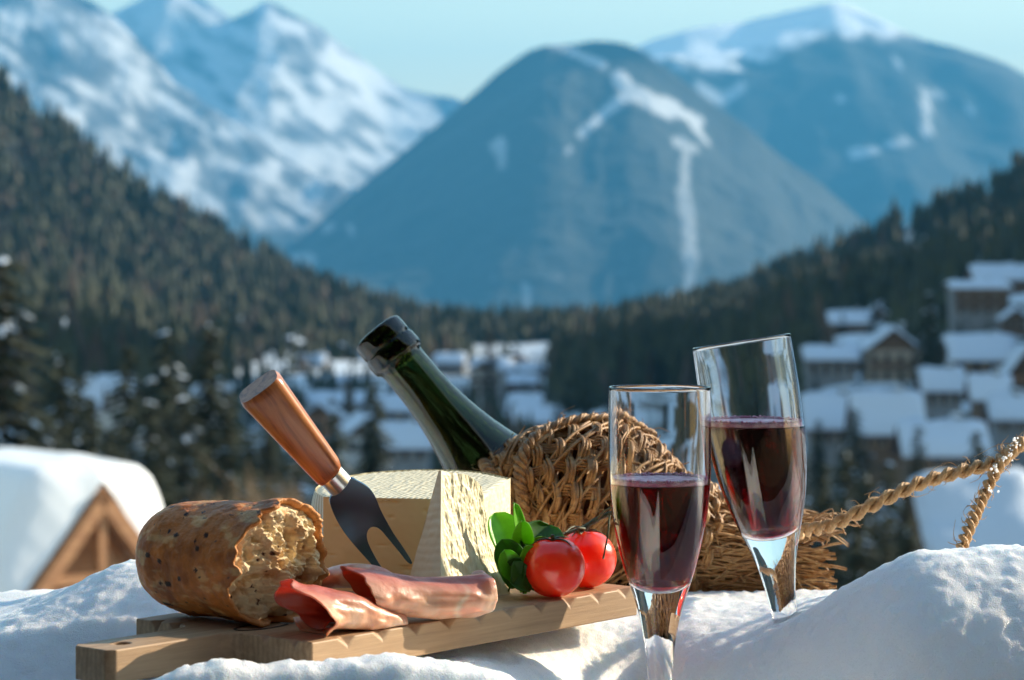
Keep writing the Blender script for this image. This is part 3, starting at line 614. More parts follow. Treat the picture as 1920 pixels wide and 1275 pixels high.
# snow cap: an arched loaf lying over both slopes
nu, nv = 60, 80; U = np.linspace(0, 1, nu); Vv = np.linspace(0, 1, nv); vs = []
for a in U:
    xx = -LN * 1.0 + (LN - 0.02) * a; endr = min(1.0, (1 - a) / 0.10); e0 = min(1.0, a / 0.08); thk = 0.98 * math.sqrt(max(1 - (1 - endr) ** 2, 0)) * math.sqrt(max(1 - (1 - e0) ** 2, 0)) + 0.02
    for b in Vv:
        s = (b - 0.5) * 2; y_ = s * W2 * 1.04; zroof = -abs(s) * 1.04 * H2 + 0.11; ed = max(1 - abs(s) ** 5, 0.0) ** 0.6
        ridge_round = 0.22 * math.exp(-(s / 0.14) ** 2) - 0.35 * math.exp(-((abs(s) - 0.38) / 0.30) ** 2)
        nrm = np.array([0, np.sign(s) * H2, W2]) / math.hypot(H2, W2) * [1, min(1, abs(s) * 4), 1]
        p = np.array([xx, y_, zroof - ridge_round * thk]) + nrm * thk * ed * (0.85 + 0.1 * math.sin(3 * a + 2 * s)); vs.append(p)
vs = np.array(vs); vs += 0.05 * fbm(vs / 0.8, 3, 5)[:, None]
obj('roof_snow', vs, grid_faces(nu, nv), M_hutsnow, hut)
# a low snow-covered rail at the far left bottom
mb = MB(); rail = P(40, 1150, 38)
mb.tube([P(-120, 1190, 38), P(60, 1165, 38), P(110, 1152, 38)], 0.10, 8); ro = mb.build('rail', [M_hutwood]); tag(ro, 'short wooden rail leaning at the foot of the hut at the lower left edge', 'rail')
mb = MB(); mb.tube(catmull([P(-120, 1165, 38), P(20, 1140, 38), P(70, 1132, 38), P(105, 1138, 38)], 16), [0.18] * 14 + [0.12, 0.03], 10); ro2 = mb.build('snow_cover', [M_roofsnow_shaded], ro)

# ------------------------------------------------------------------ cutting board
FLc = G(585, 1205); FRc = G(1195, 1100); BU = (FRc - FLc).normalized(); BV = Vector((-BU.y, BU.x, 0)); BL_, BW = 0.245, 0.117; TH = 0.0150
def B(u, v, z=0.0): return FLc + BU * u + BV * v + Vector((0, 0, z))
M_board = principled('board_wood', (0.45, 0.27, 0.13), 0.55)
v = coords(M_board, (1, 1, 1)); vg = coords(M_board, (3, 60, 60)); wv = N(M_board, 'ShaderNodeTexWave', wave_type='BANDS', bands_direction='Y'); wv.inputs['Scale'].default_value = 1.6; wv.inputs['Distortion'].default_value = 5; wv.inputs['Detail'].default_value = 3; L(M_board, vg, wv.inputs[0])
g2 = noise(M_board, coords(M_board, (12, 260, 260)), 1.0, 8, 0.7)
cb = mixc(M_board, 0.45, ramp(M_board, wv.outputs[1], [(0.2, (0.44, 0.28, 0.15)), (0.8, (0.33, 0.20, 0.105))]), ramp(M_board, g2, [(0.35, (0.20, 0.12, 0.065)), (0.65, (0.50, 0.34, 0.20))]))
L(M_board, cb, bsdf(M_board).inputs['Base Color']); L(M_board, bump(M_board, g2, 0.5, 0.0006), bsdf(M_board).inputs['Normal'])
board = empty('cutting_board', tuple(FLc), (0, 0, math.atan2(BU.y, BU.x))); tag(board, 'wooden cutting board with chip carved edge lying on the snow under the food', 'cutting board')
def outline_prism(poly, z0, z1):
    n = len(poly); v = [(x, y, z0) for x, y in poly] + [(x, y, z1) for x, y in poly]
    return v, [tuple(range(n))[::-1], tuple(range(n, 2 * n))] + [(k, (k + 1) % n, n + (k + 1) % n, n + k) for k in range(n)]
poly = [(0.0, 0.0), (BL_, 0.0), (BL_, BW), (0.0, BW), (0.0, 0.084), (-0.003, 0.080), (-0.012, 0.0785), (-0.069, 0.0785), (-0.0725, 0.075), (-0.0725, 0.0555), (-0.069, 0.052), (-0.012, 0.0515), (-0.003, 0.049), (0.0, 0.044)]
v, f = outline_prism(poly, -TH, 0); bo = obj('board', v, f, M_board, board, False)
cut = MB()
def chip(x, y, dx, dy, wd=0.0085, dp=0.0055, hh=0.006):
    """a small chip cut out of the top edge; (dx, dy) points outwards"""
    tx, ty = -dy, dx; e = 0.001
    a = (x - tx * wd + dx * e, y - ty * wd + dy * e, e); b = (x + tx * wd + dx * e, y + ty * wd + dy * e, e); c = (x - dx * dp, y - dy * dp, e); d = (x + dx * e + tx * wd * 0.2, y + dy * e + ty * wd * 0.2, -hh)
    cut.add([a, b, c, d], [(0, 1, 2), (0, 3, 1), (1, 3, 2), (2, 3, 0)])
for u in np.arange(0.022, BL_ - 0.008, 0.0235): chip(u, 0.0, 0, -1)
for vv in (0.090, 0.103): chip(0.0, vv, -1, 0, 0.0052, 0.007, 0.0065)
for vv in (0.012, 0.030): chip(0.0, vv, -1, 0, 0.0052, 0.005, 0.005)
c = cut.build('cutter', [M_board]); bmx = bmesh.new(); bmx.from_mesh(c.data); bmesh.ops.recalc_face_normals(bmx, faces=bmx.faces); bmx.to_mesh(c.data); c.parent = board
mb = MB(); vv_, ff_ = lathe([(0, -0.03), (0.0045, -0.03), (0.0045, 0.01), (0, 0.01)], 24); mb.add(np.array(vv_) + [-0.055, 0.065, 0], ff_); hole = mb.build('hole_cutter', [M_board], board); 
bmx = bmesh.new(); bmx.from_mesh(hole.data); bmesh.ops.recalc_face_normals(bmx, faces=bmx.faces); bmx.to_mesh(hole.data)
bpy.context.view_layer.update()
for cc in (c, hole):
    m = bo.modifiers.new('b', 'BOOLEAN'); m.operation = 'DIFFERENCE'; m.object = cc; m.solver = 'EXACT'
bv_ = bo.modifiers.new('bev', 'BEVEL'); bv_.width = 0.0007; bv_.segments = 2; bv_.limit_method = 'ANGLE'
bake(bo); bpy.data.objects.remove(c); bpy.data.objects.remove(hole)
# burnt ring mark drawn on the top near the handle
M_burn = principled('burnt_mark', (0.035, 0.02, 0.012), 0.7)
mb = MB(); th = np.linspace(0.4, 5.6, 40); mb.tube(np.stack([0.020 + 0.016 * np.cos(th), 0.052 + 0.007 * np.sin(th), th * 0 + 0.0002], -1), 0.0007, 6, flat=0.4); mb.build('burnt_loop', [M_burn], board)

# ------------------------------------------------------------------ bread
M_crust = principled('bread_crust', (0.4, 0.2, 0.08), 0.48, Specular_IOR_Level=0.3)
v = coords(M_crust); a = attr(M_crust); n1 = noise(M_crust, v, 130, 6, 0.65); n2 = noise(M_crust, v, 520, 4, 0.6)
L(M_crust, mixc(M_crust, 0.55, a, ramp(M_crust, n1, [(0.3, (0.55, 0.5, 0.45)), (0.7, (1.35, 1.3, 1.2))]), 'MULTIPLY'), bsdf(M_crust).inputs['Base Color'])
L(M_crust, bump(M_crust, n2, 0.35, 0.0008, bump(M_crust, n1, 0.6, 0.0022)), bsdf(M_crust).inputs['Normal'])
M_crumb = principled('bread_crumb', (0.74, 0.50, 0.25), 0.8)
v = coords(M_crumb); n1 = noise(M_crumb, v, 420, 5, 0.7); a = attr(M_crumb)
L(M_crumb, mixc(M_crumb, 0.4, a, ramp(M_crumb, n1, [(0.3, (0.8, 0.74, 0.66)), (0.7, (1.15, 1.12, 1.05))]), 'MULTIPLY'), bsdf(M_crumb).inputs['Base Color']); L(M_crumb, bump(M_crumb, n1, 0.9, 0.0016), bsdf(M_crumb).inputs['Normal'])
BR = 0.0292; ba = R(-35)
c_end = P(518, 1043, 1.100); axd = Vector((math.cos(ba), math.sin(ba), 0.0))
bread = empty('bread_loaf', (c_end.x, c_end.y, 0.0), (0, 0, ba)); tag(bread, 'torn end of a seeded crusty baguette on the left of the board', 'bread')
Ln = 0.079; nu, nv = 150, 220; th = np.linspace(0, 2 * math.pi, nv, endpoint=False); cz = BR - 0.0006
def rim_len(t):   # how far the crust reaches at the torn end, by angle (0 = local +y, pi/2 = up)
    q = np.stack([np.cos(t) * 2.2, np.sin(t) * 2.2, t * 0], -1)
    return 0.002 + 0.0045 * np.sin(t - 0.2) + 0.0085 * fbm(q * 1.3, 4, 71, 0.62) + 0.0030 * np.cos(t)
s = np.linspace(0, 1, nu); S, T = np.meshgrid(s, th, indexing='ij'); RL = rim_len(th)[None, :]
xl = -Ln + (Ln + RL) * S ** 0.9; q = np.clip((xl + Ln) / 0.034, 0, 1); rad = BR * np.power(1 - (1 - q) ** 2.3, 1 / 2.1) * (1 + 0.035 * np.sin(xl * 60 + 1)) 
rad = rad * (1 + 0.03 * np.cos(2 * T + 0.5)) + 0.0012 * sstep(-0.01, 0.004, xl - RL * 0.4)
pn = np.stack([xl, rad * np.cos(T), rad * np.sin(T)], -1)
rad = rad + (0.0014 * fbm(pn / 0.016, 3, 4) + 0.0006 * fbm(pn / 0.004, 3, 6)) * sstep(0, 0.2, q)
Yl = rad * np.cos(T); Zl = rad * np.sin(T) + cz; Zl = np.maximum(Zl, 0.0004 + 0.0 * Zl)
pts = np.stack([xl, Yl, Zl], -1); p3 = pts.reshape(-1, 3)
nA = fbm(p3 / 0.012, 4, 12); nB = fbm(p3 / np.array([0.010, 0.004, 0.004]), 3, 14); seeds = np.zeros(len(p3)); rs = np.random.default_rng(3)
bas = np.array([0.66, 0.22, 0.045]); dk = np.array([0.36, 0.10, 0.022]); lt = np.array([0.86, 0.48, 0.19])
ccol = bas + (dk - bas) * sstep(0.05, 0.5, nA)[:, None] * 0.8 + (lt - bas) * sstep(0.08, 0.40, nB)[:, None] * 0.8
topd = sstep(0.75, 1.0, (p3[:, 2] - cz) / BR); ccol = ccol * (1 - 0.35 * topd[:, None])
for k in range(150):
    c0 = p3[rs.integers(0, len(p3))]; dd = (p3 - c0) * [0.45 + 0.6 * rs.random(), 1.0, 0.6 + 0.5 * rs.random()]; rr = 0.0004 + 0.0010 * rs.random() ** 1.6; ccol = np.where((np.linalg.norm(dd, axis=1) < rr)[:, None], np.array([0.045, 0.018, 0.010]), ccol)
fc = grid_faces(nu, nv, False, True)
# inside of the crust: a thin return rim
inner = pts[-1].copy(); rims = []
for k, (dr, dx) in enumerate(((-0.0010, 0.0004), (-0.0022, -0.0004), (-0.0032, -0.003), (-0.0036, -0.010))):
    rr = np.hypot(inner[:, 1], inner[:, 2] - cz) + dr; rims.append(np.stack([inner[:, 0] + dx, rr * np.cos(th), rr * np.sin(th) + cz], -1))
allp = np.concatenate([p3] + rims); n0 = (nu - 1) * nv
for k in range(4): fc += [tuple(int(x) for x in (n0 + k * nv + j, n0 + (k + 1) * nv + j, n0 + (k + 1) * nv + (j + 1) % nv, n0 + k * nv + (j + 1) % nv)) for j in range(nv)]
ccol = np.concatenate([ccol, np.tile([0.60, 0.27, 0.09], (4 * nv, 1))]); obj('crust', allp, fc, M_crust, bread, cols=ccol)
nr = 90; rr_ = np.linspace(0, 1, nr); RR, T2 = np.meshgrid(rr_, th, indexing='ij'); rim_r = np.hypot(inner[:, 1], inner[:, 2] - cz)[None, :] - 0.0026
yl = RR * rim_r * np.cos(T2); zl = RR * rim_r * np.sin(T2) + cz
pp = np.stack([yl / 0.011, zl / 0.011, yl * 0], -1)
xx = (rim_len(T2) - 0.0035) * RR ** 2 + (1 - RR ** 2) * 0.0060 + (1 - RR ** 8) * (0.0085 * fbm(pp, 4, 42, 0.55) + 0.0042 * fbm(pp * 2.6, 3, 43, 0.65, True)) - 0.005 * np.exp(-((yl + 0.014) / 0.010) ** 2 - ((zl - cz - 0.004) / 0.016) ** 2)
pc = np.stack([xx, yl, zl], -1).reshape(-1, 3); cn = fbm(pc / 0.009, 3, 47)
crc = np.array([0.88, 0.72, 0.46]) + (np.array([0.66, 0.40, 0.19]) - np.array([0.88, 0.72, 0.46])) * sstep(-0.1, 0.4, cn)[:, None]
for k in range(16):
    c0 = pc[rs.integers(nv * 25, len(pc))]; crc = np.where((np.linalg.norm(pc - c0, axis=1) < 0.0008 + 0.0006 * rs.random())[:, None], np.array([0.10, 0.03, 0.015]), crc)
obj('crumb', pc, grid_faces(nr, nv, False, True), M_crumb, bread, cols=crc)

# ------------------------------------------------------------------ cheese
def cheese_mat(name, c1, c2, sc, bs, bd, stretch=(1, 1, 1)):
    m = principled(name, c1, 0.5); v = coords(m, stretch); n = noise(m, v, sc, 6, 0.65); n2 = noise(m, coords(m), 60, 3, 0.5)
    L(m, mixc(m, 0.35, ramp(m, n, [(0.3, c1), (0.7, c2)]), ramp(m, n2, [(0.3, c2), (0.7, c1)])), bsdf(m).inputs['Base Color']); L(m, bump(m, n, bs, bd), bsdf(m).inputs['Normal']); return m
M_paste = cheese_mat('cheese_paste', (0.94, 0.74, 0.36), (0.95, 0.79, 0.45), 60, 0.12, 0.0005)
M_crumbly = cheese_mat('cheese_broken', (0.83, 0.73, 0.45), (0.87, 0.79, 0.54), 420, 0.6, 0.0006, (1, 1, 0.45))
M_rind = principled('cheese_rind', (0.80, 0.76, 0.62), 0.5)
v = coords(M_rind, (1, 1, 1), rot=(0, 0, R(28))); wv = N(M_rind, 'ShaderNodeTexWave', wave_type='BANDS', bands_direction='X'); wv.inputs['Scale'].default_value = 110; wv.inputs['Distortion'].default_value = 1.4; wv.inputs['Detail'].default_value = 2; wv.inputs['Detail Scale'].default_value = 0.6; L(M_rind, v, wv.inputs[0])
L(M_rind, ramp(M_rind, wv.outputs[1], [(0.1, (0.54, 0.46, 0.28)), (0.6, (0.80, 0.75, 0.57))]), bsdf(M_rind).inputs['Base Color']); L(M_rind, bump(M_rind, wv.outputs[1], 0.45, 0.0008), bsdf(M_rind).inputs['Normal'])
def side_surface(p0, p1, zt0, zt1, nu, nv, disp, seed, outward):
    """a vertical wall between two ground points up to heights zt0/zt1, displaced outwards"""
    p0 = np.array(p0); p1 = np.array(p1); u = np.linspace(0, 1, nu); vv = np.linspace(0, 1, nv); U, V = np.meshgrid(u, vv, indexing='ij'); xy = p0[None, None] * (1 - U[..., None]) + p1[None, None] * U[..., None]
    z = V * (zt0 * (1 - U) + zt1 * U); pts = np.concatenate([xy, z[..., None]], -1); n = disp(pts, U, V) * sstep(0, 0.05, U) * sstep(0, 0.05, 1 - U) * sstep(0, 0.04, 1 - V)
    pts[..., :2] += n[..., None] * np.array(outward); return pts.reshape(-1, 3), grid_faces(nu, nv)
TLc, C1, RB = P(606, 930, 1.222), P(892, 937, 1.212), P(957, 894, 1.285)
def ctop(p): return 0.0480 + 0.0070 * np.clip((np.asarray(p)[..., 1] - 1.212) / 0.10, 0, 1.2)     # the wheel's top rises a little to the back
arc = catmull([(RB.x, RB.y), (-0.020, 1.309), (-0.050, 1.316), (-0.080, 1.304), (-0.100, 1.275), (-0.1045, 1.245), (TLc.x, TLc.y)], 60)
wheel = empty('cheese_block', (0, 0, 0)); tag(wheel, 'large cut block of pale cheese with herringbone rind, standing behind the wedge', 'cheese')
# front cut face, smooth with small eyes
def dfront(p, U, V):
    n = 0.0006 * fbm(p / 0.012, 3, 5); rs_ = np.random.default_rng(5)
    for k in range(26):
        cu, cv = rs_.random(), rs_.random(); rx, ry = 0.012 + 0.03 * rs_.random(), 0.010 + 0.02 * rs_.random(); n = n - 0.0009 * np.exp(-((U - cu) / rx) ** 2 - ((V - cv) / ry) ** 2)
    return n
v, f = side_surface((TLc.x, TLc.y), (C1.x, C1.y), ctop((0, TLc.y)), ctop((0, C1.y)), 180, 110, dfront, 5, (0.05, -1.0)); obj('cut_face', v, f, M_paste, wheel)
def drough(p, U, V): return 0.0008 * fbm(p / np.array([0.008, 0.008, 0.014]), 4, 8, 0.6) + 0.0006 * fbm(p / np.array([0.002, 0.002, 0.005]), 3, 9, 0.6, True)
dv = np.array([RB.x - C1.x, RB.y - C1.y]); dv /= np.linalg.norm(dv); v, f = side_surface((C1.x, C1.y), (RB.x, RB.y), ctop((0, C1.y)), ctop((0, RB.y)), 120, 110, drough, 8, (dv[1], -dv[0])); obj('broken_face', v, f, M_crumbly, wheel)
mb = MB(); k = len(arc); zz = np.linspace(0, 1, 26); tops = ctop(np.stack([arc[:, 0], arc[:, 1]], -1)); pts = np.zeros((k, 26, 3)); pts[..., :2] = arc[:, None, :]; pts[..., 2] = zz[None, :] * tops[:, None]
cen = np.array([-0.05, 1.255]); dd = arc - cen; dd /= np.linalg.norm(dd, axis=1)[:, None]; bul = 0.0025 * (1 - (2 * zz - 1) ** 4) * sstep(0, 0.1, np.minimum(np.linspace(0, 1, k), 1 - np.linspace(0, 1, k)))[:, None]; pts[..., :2] += dd[:, None, :] * bul[..., None]
obj('rind_side', pts.reshape(-1, 3), grid_faces(k, 26), M_rind, wheel)
out = [(TLc.x, TLc.y)] + [(TLc.x + (C1.x - TLc.x) * t, TLc.y + (C1.y - TLc.y) * t) for t in np.linspace(0, 1, 24)[1:-1]] + [(C1.x, C1.y)] + [(C1.x + (RB.x - C1.x) * t, C1.y + (RB.y - C1.y) * t) for t in np.linspace(0, 1, 16)[1:-1]] + [tuple(a) for a in arc[:-1]]
out = np.array(out); nrg = 46; cc = np.array([-0.052, 1.255]); rg = np.linspace(0, 1, nrg) ** 0.8; pts = cc + (out[None] - cc) * rg[:, None, None]; z = ctop(pts) + 0.0005 * fbm(np.concatenate([pts / 0.004, pts[..., :1] * 0], -1), 3, 14) - 0.0012 * sstep(0.93, 1.0, rg)[:, None]
obj('rind_top', np.concatenate([pts, z[..., None]], -1).reshape(-1, 3), grid_faces(nrg, len(out), False, True), M_rind, wheel)
# wedge: triangular slice leaning upright, rind to the left, broken face to the right
wedge = empty('cheese_wedge', (0, 0, 0)); tag(wedge, 'pointed wedge of white cheese with a crumbly sunlit face in front of the block', 'cheese')
T_ = P(827, 883, 1.188); S_ = P(902, 912, 1.208); Rw = P(952, 1112, 1.2085); Rm = P(921, 990, 1.205); Lw = G(762, 1108); Lw = Vector((Lw.x, 1.198, 0)); Mw = Vector((P(826, 0, 1.162).x, 1.162, 0)); Rw.z = 0.0; Kw = Vector((-0.016, 1.226, 0)); Kt = P(880, 900, 1.222)
def patch(e0, e1, nu, nv, dn, disp, seed):
    """surface between two polylines (bottom e0, top e1)"""
    a = np.array([np.array(p) for p in e0]); b = np.array([np.array(p) for p in e1]); ta = np.linspace(0, 1, len(a)); tb = np.linspace(0, 1, len(b)); u = np.linspace(0, 1, nu)
    A = np.stack([np.interp(u, ta, a[:, k]) for k in range(3)], -1); Bq = np.stack([np.interp(u, tb, b[:, k]) for k in range(3)], -1); vv = np.linspace(0, 1, nv)
    pts = A[:, None] * (1 - vv)[None, :, None] + Bq[:, None] * vv[None, :, None]; U, V = np.meshgrid(u, vv, indexing='ij'); return pts + np.array(dn) * (disp(pts, U, V))[..., None], grid_faces(nu, nv)
drw = lambda p, U, V: (0.0009 * fbm(p / np.array([0.004, 0.004, 0.010]), 3, 18, 0.6) + 0.0004 * fbm(p / np.array([0.0022, 0.0022, 0.006]), 3, 19, 0.6, True)) * sstep(0, 0.08, U) 
v, f = patch([Mw, Rw], [T_, T_ * 0.35 + S_ * 0.65 + Vector((0, 0, 0.003)), S_], 150, 180, (0.77, -0.63, 0.1), drw, 18)
v = v.copy(); U = np.linspace(0, 1, 150)[:, None]; Vv = np.linspace(0, 1, 180)[None, :]
v[..., 0] += -0.0030 * np.sin(np.pi * Vv) * U + 0.0018 * U * fbm(v / 0.012, 2, 4); front_edge_v = v.copy(); obj('broken_face', v.reshape(-1, 3), f, M_crumbly, wedge)
M_rind2 = principled('wedge_rind', (0.80, 0.70, 0.48), 0.5)
v2 = coords(M_rind2, (1, 1, 1), rot=(R(8), 0, 0)); wv = N(M_rind2, 'ShaderNodeTexWave', wave_type='BANDS', bands_direction='Z'); wv.inputs['Scale'].default_value = 75; wv.inputs['Distortion'].default_value = 2; wv.inputs['Detail'].default_value = 2; L(M_rind2, v2, wv.inputs[0])
L(M_rind2, ramp(M_rind2, wv.outputs[1], [(0.1, (0.82, 0.70, 0.46)), (0.6, (0.86, 0.75, 0.52))]), bsdf(M_rind2).inputs['Base Color']); L(M_rind2, bump(M_rind2, wv.outputs[1], 0.22, 0.0005), bsdf(M_rind2).inputs['Normal'])
v, f = patch([Lw, Mw], [T_ + Vector((-0.0012, 0.001, 0)), T_], 60, 120, (-0.5, -0.8, 0), lambda p, U, V: 0.0006 * fbm(p / 0.008, 3, 3) * sstep(0, 0.1, 1 - U), 3); obj('rind', v.reshape(-1, 3), f, M_rind2, wedge)
mb = MB(); eR = front_edge_v[-1]; n = len(eR); bk = np.array([np.array(Kw) * (1 - t) + np.array(Kt) * t for t in np.linspace(0, 1, n)]); eL = np.array([np.array(Lw) * (1 - t) + np.array(T_ + Vector((-0.0012, 0.001, 0))) * t for t in np.linspace(0, 1, n)])
mb.add(np.concatenate([eR, bk, eL]), grid_faces(3, n)); tp = front_edge_v[:, -1]; kt = np.array(Kt); m_ = len(tp); mb.add(np.concatenate([tp, [kt], [np.array(T_ + Vector((-0.0012, 0.001, 0)))]]), [(i, i + 1, m_) for i in range(m_ - 1)] + [(m_ + 1, 0, m_)]); mb.build('back_face', [M_crumbly], wedge)

# ------------------------------------------------------------------ cheese knife with wooden handle
M_handle = principled('knife_handle_wood', (0.42, 0.13, 0.035), 0.32, Coat_Weight=0.35, Coat_Roughness=0.2)
v = coords(M_handle, (25, 220, 220)); n = noise(M_handle, v, 1.0, 7, 0.6, 0.6); L(M_handle, ramp(M_handle, n, [(0.30, (0.16, 0.045, 0.014)), (0.48, (0.46, 0.15, 0.042)), (0.70, (0.62, 0.26, 0.085))]), bsdf(M_handle).inputs['Base Color']); L(M_handle, bump(M_handle, n, 0.12, 0.0004), bsdf(M_handle).inputs['Normal'])
M_steel = principled('brushed_steel', (0.62, 0.62, 0.62), 0.26, Metallic=1.0); v = coords(M_steel, (30, 900, 900)); n = noise(M_steel, v, 1.0, 3, 0.6); L(M_steel, bump(M_steel, n, 0.08, 0.0002), bsdf(M_steel).inputs['Normal'])
M_blade = principled('blade_steel', (0.15, 0.24, 0.31), 0.25, Metallic=1.0)
pA = P(484, 728, 1.108); pB = P(762, 1092, 1.168); kx = (pB - pA).normalized(); ky = Vector((kx.z, 0, -kx.x)); ky = (ky - kx * ky.dot(kx)).normalized(); kz = kx.cross(ky).normalized()
if kz.y > 0: kz = -kz; ky = -ky
mat = Matrix((kx, ky, kz)).transposed().to_4x4(); mat.translation = pA; KL = (pB - pA).length
knife = empty('cheese_knife'); knife.matrix_world = mat; tag(knife, 'two pronged cheese knife with orange wooden handle stuck into the cheese block', 'knife')
bpy.context.view_layer.update(); mi_ = mat.inverted()
def kl(px, py):     # picture point on the knife's own plane, in knife coordinates
    d = P(px, py, 1.0) - Vector((0, 0, H)); o = Vector((0, 0, H)); t = (pA - o).dot(kz) / d.dot(kz); q = mi_ @ (o + d * t); return (q.x, q.y)
hA, hB, hC, hD = kl(447, 751), kl(521, 697), kl(640, 868), kl(597, 908)     # handle corners
nu, ns = 26, 40; v = []
for i in range(nu):
    t = i / (nu - 1); a = np.array(hA) * (1 - t) + np.array(hD) * t; b = np.array(hB) * (1 - t) + np.array(hC) * t; cxy = (a + b) / 2; hw = (b - a) / 2; th_ = 0.0078 * (1 - t) + 0.0060 * t
    e = 1.0 - 0.08 * max(0, 1 - t / 0.05) ** 2 - 0.10 * max(0, (t - 0.95) / 0.05) ** 2
    for j in range(ns):
        an = 2 * math.pi * j / ns; ca, sa = math.cos(an), math.sin(an); ex = 2 / 3.6; cx_ = math.copysign(abs(ca) ** ex, ca) * e; sz_ = math.copysign(abs(sa) ** ex, sa) * e; v.append((cxy[0] + hw[0] * cx_, cxy[1] + hw[1] * cx_, th_ * sz_))
fcs = grid_faces(nu, ns, False, True) + [tuple(range(ns))[::-1], tuple((nu - 1) * ns + q for q in range(ns))]; ho = obj('handle', v, fcs, M_handle, knife); 
try: ho.data.set_sharp_from_angle(angle=R(50))
except Exception: pass
fA, fB, fC, fD = kl(600, 905), kl(637, 872), kl(657, 893), kl(621, 929); v = []
for i, t in enumerate((0, 0.03, 0.06, 0.5, 0.94, 0.97, 1.0)):
    a = np.array(fA) * (1 - t) + np.array(fD) * t; b = np.array(fB) * (1 - t) + np.array(fC) * t; cxy = (a + b) / 2; hw = (b - a) / 2 * (0.9 if t in (0, 1.0) else 1)
    for j in range(ns): an = 2 * math.pi * j / ns; v.append((cxy[0] + hw[0] * math.cos(an), cxy[1] + hw[1] * math.cos(an), 0.0053 * (0.9 if t in (0, 1.0) else 1) * math.sin(an)))
obj('ferrule', v, grid_faces(7, ns, False, True) + [tuple(range(ns))[::-1], tuple(6 * ns + q for q in range(ns))], M_steel, knife)
bl = [(622, 926), (655, 897), (672, 902), (690, 913), (703, 930), (712, 952), (722, 972), (738, 1000), (757, 1028), (772, 1053), (764, 1053), (746, 1031), (726, 1007), (714, 993), (704, 987), (694, 988), (688, 997), (688, 1010), (695, 1028), (708, 1052), (726, 1080), (716, 1080), (690, 1050), (665, 1022), (643, 994), (627, 966), (618, 940)]
bl = np.array([kl(*p) for p in bl]); ring = catmull(np.vstack([bl, bl[:1]]), 130)[:-1]
bm = bmesh.new(); vs = [bm.verts.new((x, y, 0.0008)) for x, y in ring]; fcx = bm.faces.new(vs); bmesh.ops.triangulate(bm, faces=[fcx], ngon_method='EAR_CLIP'); ext = bmesh.ops.extrude_face_region(bm, geom=bm.faces[:]); bmesh.ops.translate(bm, verts=[e for e in ext['geom'] if isinstance(e, bmesh.types.BMVert)], vec=(0, 0, -0.0016)); bmesh.ops.recalc_face_normals(bm, faces=bm.faces)
me = bpy.data.meshes.new('blade'); bm.to_mesh(me); bm.free(); me.materials.append(M_blade); blo = link(bpy.data.objects.new('blade', me), knife)
mb_ = blo.modifiers.new('bev', 'BEVEL'); mb_.width = 0.0003; mb_.segments = 2; mb_.limit_method = 'ANGLE'; mb_.angle_limit = R(60)

